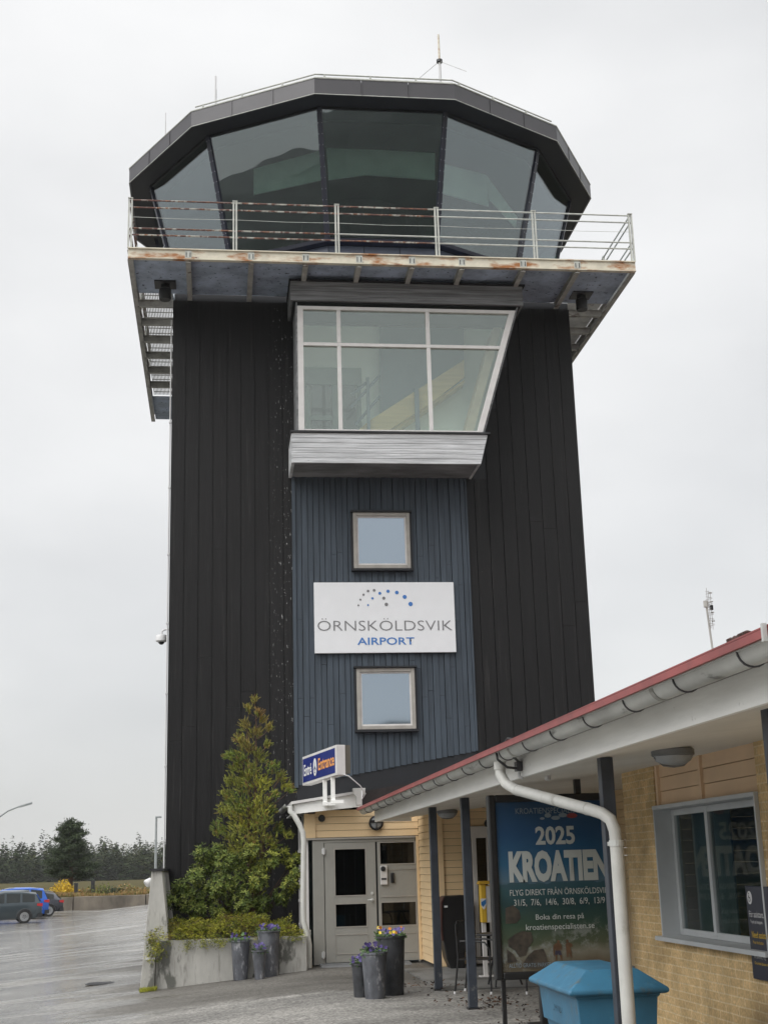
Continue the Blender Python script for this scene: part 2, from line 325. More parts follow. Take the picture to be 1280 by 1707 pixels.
# ---- leaf tools
def leafmesh(name, mats, parent, leaves, kind=None):
    "leaves: (centre, long axis, side axis, length, width, material index); each a small folded blade"
    v = []; f = []; mi = []; og = origin(parent)
    for c, a, s, l, wd, k in leaves:
        b = len(v); n = a.cross(s) * (wd * .18)
        v += [tuple(c - og), tuple(c + a * l * .5 + s * wd * .5 - n - og), tuple(c + a * l - og), tuple(c + a * l * .5 - s * wd * .5 - n - og)]
        f.append((b, b + 1, b + 2)); f.append((b, b + 2, b + 3)); mi += [k, k]
    me = bpy.data.meshes.new(name); me.from_pydata(v, [], f)
    for m in mats: me.materials.append(m)
    me.polygons.foreach_set('material_index', mi); me.update()
    o = bpy.data.objects.new(name, me); S.collection.objects.link(o)
    if parent: o.parent = parent
    ORG[o.name] = og
    return tag(o, kind=kind)
def rv(s=1):
    while 1:
        v = Vector((random.uniform(-1, 1), random.uniform(-1, 1), random.uniform(-1, 1)))
        if .05 < v.length < 1: return v.normalized() * s
def leafmat(name, col, rough=.55, trans=.25):
    m = mat(name, col, rough, var=.35, scale=9, spec=.2)
    return m
# ---- far forest
fm = [mat('far conifer green', (.030, .045, .018), .9, spec=.05), mat('far conifer dark', (.016, .026, .012), .9, spec=.05), mat('far conifer olive', (.045, .052, .02), .9, spec=.05)]
def conifer_fill(L_, x, y, z0, h, r, n, rnd, kk):
    for i in range(n):
        u = rnd.random(); zz = (1 - (1 - u) ** .8) * .98 + .02; a = rnd.uniform(0, 2 * PI)
        rr = r * (1 - zz) ** .75 * rnd.uniform(.45, 1.05) + .05; c = Vector((x + math.cos(a) * rr * .5, y + math.sin(a) * rr * .5, z0 + h * zz))
        ax = Vector((math.cos(a), math.sin(a), rnd.uniform(-.5, .15))).normalized()
        sd = Vector((-math.sin(a), math.cos(a), rnd.uniform(-.4, .4))).normalized()
        L_.append((c, ax, sd, rr * .75 + .25, h * .07 * rnd.uniform(.7, 1.5), kk if rnd.random() < .7 else rnd.randrange(3)))
rnd = random.Random(3); LV = []
for i in range(800):
    x = rnd.uniform(-85, 30); y = rnd.choice((300, 308, 318, 330, 342)) + rnd.uniform(-3, 3)
    h = rnd.uniform(6.8, 8.8) * (1.22 if rnd.random() < .14 else 1) * (1 + .05 * math.sin(x * .11))
    conifer_fill(LV, x, y, 0, h, rnd.uniform(1.7, 2.6), 95, rnd, rnd.randrange(3))
for i in range(330):
    x = rnd.uniform(-85, 30); conifer_fill(LV, x, 298 + rnd.uniform(-4, 4), 0, rnd.uniform(4, 6.5), 2.4, 60, rnd, rnd.randrange(3))
leafmesh('forest', fm, None, LV, kind='stuff')['label'] = 'distant mass of conifers closing off the airfield'
# unseen woods added behind the viewer to darken reflections in the panes
LV = []
for i in range(420):
    a = rnd.uniform(PI * 1.02, PI * 1.98); d = rnd.uniform(105, 125); x, y = d * math.cos(a), 20 + d * math.sin(a)
    conifer_fill(LV, x, y, 0, rnd.uniform(7, 11), 3.2, 45, rnd, rnd.randrange(3))
leafmesh('added_woods', fm, None, LV, kind='stuff')['label'] = 'added belt of conifers behind the viewer, darkening the pane reflections'

hv = []; hf = []; nh = 60  # unseen ridge added behind the viewer so the cab panes reflect dark
for i in range(nh):
    a = math.radians(172 + i * (297 - 172) / (nh - 1)); fade = min(1, (nh - 1 - i) / 8, (i + 1) / 6)
    for j, (d, z) in enumerate(((235, 0), (265, 18), (305, 32), (350, 37.5))): hv.append((d * math.cos(a), 20 + d * math.sin(a), z * fade * (1 + .08 * math.sin(i * 1.1 + j)) + (1.4 * math.sin(i * 7.3) if j else 0) - .05))
hm = MB(); hm.add(hv, [(i * 4 + j, (i + 1) * 4 + j, (i + 1) * 4 + j + 1, i * 4 + j + 1) for i in range(nh - 1) for j in range(3)])
ys_ = []; nb_ = 90  # dark ridge added behind the far trees so their gaps look dark
for i in range(nb_):
    x = -120 + 200 * i / (nb_ - 1); z = 5.2 + .7 * math.sin(i * 1.3) + .6 * math.sin(i * 3.1)
    ys_ += [(x, 338, 0), (x, 343, z * .8), (x, 350, z), (x, 380, z + .5)]
hm.add(ys_, [(i * 4 + j, (i + 1) * 4 + j, (i + 1) * 4 + j + 1, i * 4 + j + 1) for i in range(nb_ - 1) for j in range(3)])
hm.build('added_hills', mat('added dark hillside', (.018, .023, .018), .9, var=.5, scale=.2, bump=.5), None, kind='structure')
# ---- pine in the parking strip
bark = mat('pine bark', (.10, .06, .04), .9, var=.4, scale=8, bump=.6)
pm = [leafmat('pine needles', (.038, .056, .026)), leafmat('pine needles dark', (.020, .032, .018)), leafmat('pine needles light', (.062, .082, .036))]
PX = on('Y', 104, 118, 1450).x
t = thing('pine_tree', 'lone dark green pine with layered crown standing behind the retaining wall', 'tree', (PX, 104, .1))
mb = MB(); mb.tube([(PX, 104, 0), (PX + .05, 104, 1.6), (PX - .1, 104, 3.5), (PX - .05, 104, 5.2)], [.2, .16, .1, .03]); LV = []
rp = random.Random(12)
for i in range(44):
    z = 1.2 + 3.9 * (i / 44); k = (z - 1.2) / 4.1; a = i * 2.4 + rp.uniform(-.4, .4)
    ln = (1.75 * (1 - k) ** .6 * (.8 + .3 * math.sin(i * 1.7)) + .12)
    if k < .12: ln *= .9
    tip = Vector((PX + math.cos(a) * ln, 104 + math.sin(a) * ln, z + .25)); st = Vector((PX, 104, z))
    mb.tube([st, tip], [.05, .015], 5)
    for j in range(8):
        q = st.lerp(tip, .45 + .6 * j / 7)
        for _ in range(int(22 + 62 * ln)):
            c = q + Vector((rp.gauss(0, .20), rp.gauss(0, .20), abs(rp.gauss(0, .10))))
            LV.append((c, rv(), rv(), .20, .06, rp.choice((0, 0, 1, 2))))
for _ in range(420): LV.append((Vector((PX - .05 + rp.gauss(0, .17), 104 + rp.gauss(0, .17), rp.uniform(4.5, 5.6))), rv(), rv(), .24, .07, rp.choice((0, 1, 2))))
mb.build('trunk', bark, t); leafmesh('crown', pm, t, LV)
def bush(name, label, cat, c, r, h, n, mats, ls=.2, group=None, rs=1):
    q = random.Random(rs); t = thing(name, label, cat, c, group); LV = []; c = Vector(c); mb = MB()
    for k in range(7):
        a = k * .9; mb.tube([c, c + Vector((math.cos(a) * r * .6, math.sin(a) * r * .6, h * .7))], [.03, .01], 4)
    for _ in range(n):
        d = rv(); d.z = abs(d.z); p = c + Vector((d.x * r, d.y * r, d.z * h)) * q.uniform(.45, 1.05) * (1 + .15 * math.sin(5 * d.x + 3 * d.y + rs))
        LV.append((p, rv(), rv(), ls * q.uniform(.6, 1.2), ls * .5, q.randrange(len(mats))))
    mb.build('stem', bark, t); leafmesh('foliage', mats, t, LV); return t
ylw = [mat('yellow blossom', (.62, .42, .015), .6, var=.15), mat('yellow blossom ochre', (.62, .40, .02), .6, var=.2)]  # two close blossom yellows, mixed at random
org = [leafmat('rust coloured twigs', (.24, .13, .045)), leafmat('straw coloured grass', (.27, .19, .08)), leafmat('olive scrub', (.12, .13, .03))]
olv = [leafmat('spring green scrub', (.17, .19, .04)), leafmat('spring green scrub dark', (.09, .11, .03))]
def at(px, py, Y): return on('Y', Y, px, py)
p = at(106, 1486, 103); bush('yellow_bush', 'round bright yellow flowering bush under the lone pine', 'bush', (p.x, 103, .2), 1.1, .95, 900, ylw, .22, rs=2)
p = at(10, 1492, 103); bush('yellow_bush', 'yellow flowering bush beyond the parked cars at the left edge', 'bush', (p.x, 103, -.1), 1.3, .75, 700, ylw + [org[0]], .22, rs=3)
for i, (px, r, h, mm, lb) in enumerate([(84, 1.0, .5, org, 'low rust brown shrub left of the yellow bush'), (148, 1.1, .5, org, 'low rust brown shrub right of the lone pine'), (166, 1.0, .85, olv, 'spring green shrub right of the two dark posts'), (192, .7, .6, pm, 'small dark green shrub on the heath strip'),
                                        (206, 1.0, .7, org, 'straw coloured tussock beside the small dark shrub'), (226, 1.3, .45, org, 'low tawny shrub nearest the concrete buttress')]):
    p = at(px, 1490, 102.5); bush('heath_shrub', lb, 'shrub', (p.x, 102.5, .1), r, h, 420, mm, .2, 'shrubs on the heath strip', rs=i + 9)
LV = []; q = random.Random(5)
for _ in range(9000):
    x = q.uniform(-16, 0); y = 99.9 + q.random() ** 1.5 * 6
    LV.append((Vector((x, y, .05 + .08 * math.sin(x))), Vector((q.gauss(0, .3), q.gauss(0, .3), 1)).normalized(), Vector((1, q.gauss(0, .4), 0)).normalized(), q.uniform(.12, .38), .05, q.choice((0, 1, 1, 2))))
leafmesh('dry_grass', org, None, LV, kind='stuff')['label'] = 'tawny dry grass on top of the retaining wall'
for px, lb in ((127, 'dark post just right of the lone pine trunk'), (155, 'taller dark post further right of the lone pine')):
    p = at(px, 1492, 102); t = thing('marker_post', lb, 'post', (p.x, 102, .05), 'posts on the heath strip')
    mb = MB(); mb.box((p.x - .13, 101.9, 0), (p.x + .13, 102.1, 1.05 if px > 140 else .95)); mb.build('post', M['dark_metal'], t, bevel=.02)
    mb = MB(); mb.box((p.x - .16, 101.87, 1.05 if px > 140 else .95), (p.x + .16, 102.13, 1.13 if px > 140 else 1.02)); mb.build('cap', M['dark_metal'], t, bevel=.02)
# street lamps
galv = mat('lamp post grey', (.26, .28, .28), .5, var=.1)
a = at(0, 1372, 60); b = at(55, 1340, 60); t = thing('street_lamp', 'curved arm street lamp reaching in from the left edge', 'street lamp', (a.x - .25, 60, -.8))
x0 = a.x - .22; mb = MB(); mb.tube([(x0, 60, -.8), (x0, 60, a.z - 1)], [.085, .06]); mb.build('pole', galv, t, smooth=True)
mb = MB(); pts = [(x0, 60, a.z - 1), (x0 + .02, 60, a.z - .3), (x0 + .2, 60, a.z + .25), (x0 + .55, 60, a.z + .5), (x0 + 1.0, 60, b.z - .1)]; mb.tube(pts, .035); mb.build('arm', galv, t, smooth=True)
mb = MB(); mb.loft([[(x0 + 1.0 + i * .6 + (0), 60 + sy * w_, b.z - .12 + i * .16 + sz) for sy, sz in ((-1, -.03), (1, -.03), (1, .05), (-1, .05))] for i, w_ in ((0, .05), (.35, .12), (.9, .09))]); mb.build('lamp_head', galv, t, bevel=.01)
p = at(261, 1363, 80); t = thing('lamp_pole', 'slim straight lamp pole beyond the left tower corner', 'lamp post', (p.x, 80, -.5))
mb = MB(); mb.tube([(p.x, 80, -.7), (p.x, 80, p.z)], [.09, .06]); mb.build('pole', galv, t, smooth=True)
mb = MB(); mb.loft([[(p.x - .05 + i, 80 + sy * .08, p.z - .02 + sz) for sy, sz in ((-1, 0), (1, 0), (1, .1), (-1, .1))] for i in (0, .35)]); mb.build('lamp_head', galv, t, bevel=.02)

# ---- parked cars (nose towards -X, tail towards +X)
tyre = mat('tyre rubber', (.015, .015, .015), .8); rim = mat('alloy rim', (.42, .43, .44), .3, metal=.8, var=.1)
carglass = glass('car window', (.1, .12, .12), 1.55, (1, 1, 1), .02, (.015, .02, .02), .8)
redl = mat('red lamp lens', (.45, .015, .02), .2, var=.1); blackt = mat('black bumper', (.02, .02, .022), .5)
def car(label, tail, yc, yaw, Ln, W_, H_, paint, group, st):
    # st: stations along the length from tail (0) to nose (1): (s, z_low, z_belt, z_roof, half width)
    tx, ty = tail; base = Vector((tx, ty, gz(tx, ty)))
    t = thing('parked_car', label, 'car', tuple(base), group)
    ca, sa = math.cos(yaw), math.sin(yaw)
    def P(s, y, z): x = -s * Ln; return (base.x + x * ca - y * sa, base.y + x * sa + y * ca, base.z + z)
    hw = W_ / 2; lo = []
    for s, zl, zb, zr, k in st:
        lo.append([P(s, -hw * k * .93, zl), P(s, -hw * k, zl + .25), P(s, -hw * k * .985, zb * .85), P(s, -hw * k * .94, zb), P(s, hw * k * .94, zb), P(s, hw * k * .985, zb * .85), P(s, hw * k, zl + .25), P(s, hw * k * .93, zl)])
    mb = MB(); mb.loft(lo); mb.build('body', paint, t, smooth=True)
    g = [q for q in st if q[3] > 0]; top = [[P(s, -hw * .92 * .99, zb - .02), P(s, -hw * .76, zr - .07), P(s, -hw * .62, zr), P(s, hw * .62, zr), P(s, hw * .76, zr - .07), P(s, hw * .91, zb - .02)] for s, zl, zb, zr, k in g]
    mb = MB(); mb.loft(top); mb.build('roof', paint, t, smooth=True)
    for sy in (-1, 1):      # side windows proud of the greenhouse
        for i in range(1, len(g) - 2):
            a, b = g[i], g[i + 1]; s0 = a[0] + .012; s1 = b[0] - .012
            def Q(s, u, z0, z1): z = z0 + (z1 - z0) * u; return P(s, sy * hw * (.91 + (.76 - .91) * (u * 1.0)) * 1.012, z)
            mb = MB(); mb.quad(Q(s0, .1, a[2], a[3] - .07), Q(s1, .1, b[2], b[3] - .07), Q(s1, .9, b[2], b[3] - .07), Q(s0, .9, a[2], a[3] - .07)); mb.build('side_window', carglass, t)
    a, b = g[0], g[1]
    mb = MB(); d = -.012
    mb.quad(P(a[0] + d, -hw * .8, a[2] + .05), P(a[0] + d, hw * .8, a[2] + .05), P(b[0] + d - .015, hw * .6, b[3] - .10), P(b[0] + d - .015, -hw * .6, b[3] - .10)); mb.build('rear_window', carglass, t)
    for sy in (-1, 1):
        for s in (.2, .8):
            c = Vector(P(s, sy * hw * .93, .34)); ax = Vector(P(s, sy * hw * 1.5, .34)) - c
            wh = MB(); wh.lathe(c - ax.normalized() * .12, [(.25, 0), (.33, .0), (.345, .04), (.345, .17), (.33, .2), (.24, .2)], 24, ax, cap=True); wo = wh.build('wheel', tyre, t, smooth=True)
            r = MB(); r.lathe(c + ax.normalized() * .075, [(.235, 0), (.235, .02), (.2, .02), (.06, .0), (.05, .025)], 20, ax)
            for k in range(5):
                aa = 2 * PI * k / 5; u = ax.normalized(); e1 = Vector((0, 0, 1)); e2 = u.cross(e1)
                dv = e1 * math.cos(aa) + e2 * math.sin(aa); sv = u.cross(dv); c0 = c + u * .088
                r.hexa([c0 + sv * .03, c0 - sv * .03, c0 - sv * .02 + dv * .2, c0 + sv * .02 + dv * .2], [c0 + sv * .03 + u * .02, c0 - sv * .03 + u * .02, c0 - sv * .02 + dv * .2 + u * .02, c0 + sv * .02 + dv * .2 + u * .02])
            r.build('rim', rim, wo)
            ar = MB(); u = ax.normalized(); e2 = u.cross(Vector((0, 0, 1)))
            pts = [c + u * .055 + (e2 * math.cos(PI * k / 10) + Vector((0, 0, 1)) * math.sin(PI * k / 10)) * .39 for k in range(11)]; ar.tube(pts, .03, 6); ar.build('wheel_arch', blackt, t, smooth=True)
        zt = g[0][2] - .18
        mb = MB(); mb.loft([[P(-.006 + st[0][0], sy * hw * .55, zt), P(-.006 + st[0][0], sy * hw * .9, zt), P(-.006 + st[0][0], sy * hw * .9, zt + .16), P(-.006 + st[0][0], sy * hw * .55, zt + .14)], [P(.02 + st[0][0], sy * hw * .55, zt), P(.06, sy * hw * .995, zt + .04), P(.06, sy * hw * .985, zt + .15), P(.02 + st[0][0], sy * hw * .55, zt + .14)]]); mb.build('tail_light', redl, t)
    mb = MB(); mb.quad(P(-.013, -.26, .62), P(-.013, .26, .62), P(-.013, .26, .73), P(-.013, -.26, .73)); mb.build('number_plate', M['text_white'], t)
    mb = MB()
    mb.loft([[P(-.008, -hw * .86, .28), P(-.008, hw * .86, .28), P(-.008, hw * .86, .5), P(-.008, -hw * .86, .5)], [P(.05, -hw * .97, .26), P(.05, hw * .97, .26), P(.05, hw * .97, .48), P(.05, -hw * .97, .48)]]); mb.build('bumper', blackt, t)
    for sy in (-1, 1):
        mb = MB(); mb.tube([P(.14, sy * hw * .66, H_ - .02), P(.2, sy * hw * .66, H_ + .02), P(.5, sy * hw * .66, H_ + .03), P(.56, sy * hw * .66, H_ - .02)], .018, 5); mb.build('roof_rail', galv, t)
    return t
suv = [(0, .38, .95, 0, .86), (.02, .3, 1.02, 1.08, .93), (.075, .26, 1.03, 1.56, .98), (.24, .25, 1.02, 1.64, 1), (.42, .24, 1.0, 1.65, 1), (.6, .24, .98, 1.55, 1), (.73, .24, .97, 1.02, 1), (.74, .25, .95, 0, 1), (.94, .3, .86, 0, .95), (1, .4, .7, 0, .8)]
hatch = [(0, .38, .88, 0, .86), (.03, .3, .95, 1.0, .93), (.12, .26, .97, 1.38, .98), (.28, .25, .95, 1.46, 1), (.45, .24, .93, 1.46, 1), (.62, .24, .92, 1.3, 1), (.74, .24, .9, .94, 1), (.75, .25, .88, 0, 1), (.94, .3, .8, 0, .95), (1, .4, .65, 0, .8)]
teal = mat('dark teal car paint', (.055, .072, .082), .25, metal=.5, var=.08, coat=.6); blue = mat('bright blue car paint', (.01, .09, .42), .25, metal=.2, var=.05, coat=.6); anth = mat('anthracite car paint', (.035, .037, .05), .25, metal=.5, var=.08, coat=.6)
g_ = 'cars parked in front of the retaining wall'
car('dark slate estate car with roof rails nearest the viewer at the left edge', (-9.44, 76.6), 0, math.radians(12), 4.5, 1.85, 1.65, teal, g_, suv)
car('bright blue car half hidden behind the slate estate car', (-9.85, 83.5), 0, math.radians(8), 4.5, 1.85, 1.72, blue, g_, [(a, b, c * 1.05, d * 1.08, e_) for a, b, c, d, e_ in suv])
car('dark grey hatchback with red tail lights furthest right of the parked cars', (-9.65, 88.0), 0, math.radians(18), 4.4, 1.8, 1.46, anth, g_, hatch)

# ================================================================ control tower
TX0, TX1, TY, TYB = -.985, 7.56, 26.5, 35.1
TW = thing('control_tower', 'tall black boarded airport control tower with a many sided glass cab on top', 'tower', (3.29, 30.8, -.1))
def slope_r(z): return 5.294 + (z - 10.09) * .3035     # right edge of the bay window in its own plane
# core
mb = MB(); Zt = 13.3
mb.box((TX0 + .06, TY + .03, -.9), (TX1 - .06, TY + .12, 9.9)); mb.box((TX0 + .06, TY + .03, 9.9), (1.5, TY + .12, Zt)); mb.box((1.5, TY + .03, 12.85), (TX1 - .06, TY + .12, Zt))
mb.prism([(slope_r(9.9), TY + .03, 9.9), (TX1 - .06, TY + .03, 9.9), (TX1 - .06, TY + .03, 12.85), (slope_r(12.85), TY + .03, 12.85)], (0, .09, 0))
mb.box((TX0 + .06, TY + .12, -.9), (1.38, TYB - .06, Zt)); mb.box((6.5, TY + .12, -.9), (TX1 - .06, TYB - .06, Zt)); mb.box((1.38, 28.2, -.9), (6.5, TYB - .06, Zt)); mb.box((1.38, TY + .12, -.9), (6.5, 28.2, 9.85))
mb.build('tower_core', M['soffit_dark'], TW)
mb = MB(); mb.box((TX0 + .02, TY + .02, Zt + .002), (TX1 - .02, TYB - .02, Zt + .16)); mb.build('tower_roof', M['soffit_dark'], TW)
# black boards
rb = random.Random(4); mb = MB(); bw = .2848
n = int(round((TX1 - TX0) / bw))
for i in range(n):
    x0 = TX0 + i * bw; x1 = x0 + bw - .014; xc = (x0 + x1) / 2; d = rb.uniform(0, .012)
    def seg(a, b):
        if b - a > .05: mb.box((x0, TY - d, a), (x1, TY + .03, b))
    if 1.50 < xc < 5.1: seg(12.86, Zt); continue        # the blue strip and bay stand here
    if 5.1 <= xc < 6.3: seg(-.8, 10.09 + (x0 - 5.294) / .3035 if x0 > 5.3 else 9.42); seg(12.86, Zt); continue
    cut = rb.uniform(3.5, 9)
    seg(-.8, cut); seg(cut + .004, Zt)
    mb.box((x1 - .002, TY + .012, -.8), (x1 + .016, TY + .028, Zt))
for xs_, sgn in ((TX0, -1), (TX1, 1)):
    y = TY + .03
    while y < TYB:
        d = rb.uniform(0, .012); mb.box((xs_ + sgn * d, y, -.8), (xs_ - sgn * .06, y + bw - .014, Zt)); y += bw
y = TYB; x = TX0 + .06
while x < TX1 - .1: mb.box((x, y - .06, -.8), (x + bw - .014, y, Zt)); x += bw
mb.build('black_boarding', M['board_black'], TW)
# blue grey strip
mb = MB(); x = 1.545; i = 0; PX0, PX1 = 1.535, 5.06; rb = random.Random(9)
def strip_low(x): return 3.20 + (x - 1.55) * .170
while x < PX1 - .02:
    x1 = min(x + .118, PX1); lowz = strip_low(x); out = .045 if i % 2 else .028; top = 9.43
    cuts = sorted([rb.uniform(4.2, 6.0), rb.uniform(6.2, 8)] if rb.random() < .6 else [rb.uniform(4.3, 7)]); z = lowz
    for c in cuts + [top]: mb.box((x, TY - out - rb.uniform(0, .004), z), (x1 - (.006 if i % 2 else .012), TY + .03, c - .003)); z = c + .002
    x = x1; i += 1
mb.box((PX0 - .07, TY - .06, strip_low(PX0) - .05), (PX0 + .002, TY + .03, 9.43)); mb.box((PX1, TY - .06, strip_low(PX1)), (PX1 + .04, TY + .03, 9.43))
mb.build('blue_boarding', M['board_blue'], TW)
mb = MB(); mb.box((TX0 - .05, TY - .05, -.8), (PX0 - .08, TY - .003, .1)); mb.build('plinth', M['concrete'], TW)
mb = MB(); mb.box((PX0 - .02, TY - .02, 2.2), (PX1 + .02, TY + .02, 3.95)); mb.build('base_boarding', M['soffit_dark'], TW)
# the two square windows in the blue strip
for zc0, zc1 in ((7.478, 8.652), (4.235, 5.446)):
    x0, x1 = 2.705, 3.868; y = 26.36; fw = .075
    mb = MB()
    for a, b in (((x0, zc0), (x0 + fw, zc1)), ((x1 - fw, zc0), (x1, zc1)), ((x0 + fw, zc0), (x1 - fw, zc0 + fw)), ((x0 + fw, zc1 - fw), (x1 - fw, zc1))): mb.box((a[0], y, a[1]), (b[0], TY, b[1]))
    W = mb.build('window', M['frame_beige'], TW, bevel=.008, label='small square window in the blue boarding')
    m3 = MB(); fw2 = .03; xa, xb, za, zb = x0 + fw, x1 - fw, zc0 + fw, zc1 - fw
    for a, b in (((xa, za), (xa + fw2, zb)), ((xb - fw2, za), (xb, zb)), ((xa + fw2, za), (xb - fw2, za + fw2)), ((xa + fw2, zb - fw2), (xb - fw2, zb))): m3.box((a[0], y + .03, a[1]), (b[0], TY, b[1]))
    m3.build('sash', M['frame_white'], W)
    m2 = MB(); m2.box((x0 + fw + fw2, y + .05, zc0 + fw + fw2), (x1 - fw - fw2, y + .06, zc1 - fw - fw2)); m2.build('pane', M['pane_mirror'], W)
    m2 = MB(); m2.box((x0 - .05, y - .03, zc0 - .05), (x1 + .05, TY - .05, zc0 - .005)); m2.box((x0 - .05, y - .04, zc1 + .005), (x1 + .05, TY - .05, zc1 + .04)); m2.box((x0 - .045, y + .03, zc0 - .005), (x0 - .003, TY - .05, zc1 + .005)); m2.box((x1 + .003, y + .03, zc0 - .005), (x1 + .045, TY - .05, zc1 + .005)); m2.build('window_surround', M['soffit_dark'], W)
# bay ------------------------------------------------------------
def pf(x, y, Y): return on('Y', Y, 470 + x / 2.977, 440 + y / 2.977)      # from the enlarged view of the bay
BY = 25.4
mb = MB(); nb = 6; z0, z1 = 9.405, 10.03; xl = 1.44
for k in range(nb):
    a = z0 + (z1 - z0) * k / nb + .004; b = z0 + (z1 - z0) * (k + 1) / nb - .004
    ra, rb_ = 5.213 + (a - z0) * .27, 5.213 + (b - z0) * .27
    mb.hexa([(xl, BY - .02, a), (ra, BY - .02, a), (ra, BY + .03, a), (xl, BY + .03, a)], [(xl, BY - .02, b), (rb_, BY - .02, b), (rb_, BY + .03, b), (xl, BY + .03, b)])
    mb.box((xl - .03, BY - .0, a), (xl + .03, TY - .02, b))
    mb.hexa([(ra - .05, BY + .03, a), (ra, BY + .03, a), (ra, TY - .02, a), (ra - .05, TY - .02, a)], [(rb_ - .05, BY + .03, b), (rb_, BY + .03, b), (rb_, TY - .02, b), (rb_ - .05, TY - .02, b)])
BAY = mb.build('bay_window', M['board_grey'], TW, label='projecting bay window with slanting right side above grey boards')
mb = MB(); y = BY + .0
while y < TY - .05: mb.box((xl + .03, y + .03, z0 + .02), (5.17, min(y + .13, TY - .02), z0 + .05)); y += .108
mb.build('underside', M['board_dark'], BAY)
mb = MB(); mb.box((xl - .05, BY - .06, 10.035), (5.43, TY - .02, 10.07)); mb.build('sill', M['dark_metal'], BAY)
mb = MB(); nb = 4; za, zb = 12.875, 13.30
for k in range(nb):
    a = za + (zb - za) * k / nb + .003; b = za + (zb - za) * (k + 1) / nb - .003
    mb.box((1.42, BY - .03, a), (6.27, BY + .03, b)); mb.box((1.42, BY + .03, a), (1.47, TY - .02, b)); mb.box((6.22, BY + .03, a), (6.27, TY - .02, b))
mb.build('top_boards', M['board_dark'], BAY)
mb = MB(); mb.box((1.39, BY - .07, 13.302), (6.32, TY - .02, 13.335)); mb.box((1.47, BY + .03, 12.86), (6.22, TY - .02, 12.90)); mb.build('canopy', M['soffit_dark'], BAY)
def fr(poly, d=.09, y=BY): return [(p[0], y, p[1]) for p in poly]
fz0, fz1 = 10.075, 12.77; lx = 1.56
mb = MB()
mb.prism(fr([(lx, fz0), (lx + .115, fz0), (lx + .115, fz1), (lx, fz1)]), (0, .1, 0))
mb.prism(fr([(slope_r(fz0) - .125, fz0), (slope_r(fz0), fz0), (slope_r(fz1), fz1), (slope_r(fz1) - .125, fz1)]), (0, .1, 0))
mb.prism(fr([(lx + .115, fz1 - .075), (slope_r(fz1 - .075) - .125, fz1 - .075), (slope_r(fz1) - .125, fz1), (lx + .115, fz1)]), (0, .1, 0))
mb.prism(fr([(lx + .115, fz0), (slope_r(fz0) - .125, fz0), (slope_r(fz0 + .04) - .125, fz0 + .04), (lx + .115, fz0 + .04)]), (0, .1, 0))
m1_ = pf(286, 500, BY).x; m2_ = pf(734, 600, BY).x; zt_ = pf(500, 403, BY).z
for mxx in (m1_, m2_):
    mb.box((mxx - .04, BY + .003, fz0 + .04), (mxx + .04, BY + .1, zt_ - .035)); mb.box((mxx - .04, BY + .003, zt_ + .035), (mxx + .04, BY + .1, fz1 - .075))
mb.prism(fr([(lx + .115, zt_ - .035), (slope_r(zt_ - .035) - .125, zt_ - .035), (slope_r(zt_ + .035) - .125, zt_ + .035), (lx + .115, zt_ + .035)], y=BY + .002), (0, .1, 0))
mb.build('frame', M['frame_white'], BAY, bevel=.006)
for xa, xb in ((lx + .115, m1_ - .04), (m1_ + .04, m2_ - .04), (m2_ + .04, None)):
    for za, zb in ((fz0 + .04, zt_ - .035), (zt_ + .035, fz1 - .075)):
        ra, rb_ = (xb, xb) if xb else (slope_r(za) - .125, slope_r(zb) - .125)
        mb = MB(); mb.prism([(xa, BY + .05, za), (ra, BY + .05, za), (rb_, BY + .05, zb), (xa, BY + .05, zb)], (0, .012, 0)); mb.build('pane', M['pane_clear'], BAY)
for sx_, pts in ((-1, [(lx - .03, fz0), (lx - .03, fz1 + .1)]), (1, [(slope_r(fz0) + .01, fz0), (slope_r(fz1 + .1) + .01, fz1 + .1)])):
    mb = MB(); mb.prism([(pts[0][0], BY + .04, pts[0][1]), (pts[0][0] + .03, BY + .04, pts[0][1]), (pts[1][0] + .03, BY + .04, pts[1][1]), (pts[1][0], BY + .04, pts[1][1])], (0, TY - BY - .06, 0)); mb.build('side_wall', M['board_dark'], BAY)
# room behind the bay
pale = mat('pale green white plaster', (.86, .91, .87), .7, var=.03); room_y = 27.55
mb = MB()
mb.quad((1.4, room_y, 9.9), (6.48, room_y, 9.9), (6.48, room_y, 13.25), (1.4, room_y, 13.25)); mb.quad((1.4, TY + .13, 9.92), (6.48, TY + .13, 9.92), (6.48, room_y, 9.92), (1.4, room_y, 9.92)); mb.quad((1.5, BY + .15, 10.0), (5.22, BY + .15, 10.0), (5.22, TY + .13, 10.0), (1.5, TY + .13, 10.0))
mb.quad((1.42, TY + .13, 9.9), (1.42, room_y, 9.9), (1.42, room_y, 13.25), (1.42, TY + .13, 13.25)); mb.quad((6.46, TY + .13, 9.9), (6.46, room_y, 9.9), (6.46, room_y, 13.25), (6.46, TY + .13, 13.25)); mb.quad((1.4, TY + .13, 13.22), (6.48, TY + .13, 13.22), (6.48, room_y, 13.22), (1.4, room_y, 13.22))
mb.build('interior', pale, TW)
mb = MB(); mb.prism([(slope_r(10) - .28, TY - .1, 10.0), (slope_r(10) - .1, TY - .1, 10.0), (slope_r(12.8) - .1, TY - .1, 12.8), (slope_r(12.8) - .28, TY - .1, 12.8)], (0, .6, 0)); mb.build('wooden_reveal', mat('pale pine reveal', (.62, .52, .40), .6), TW)
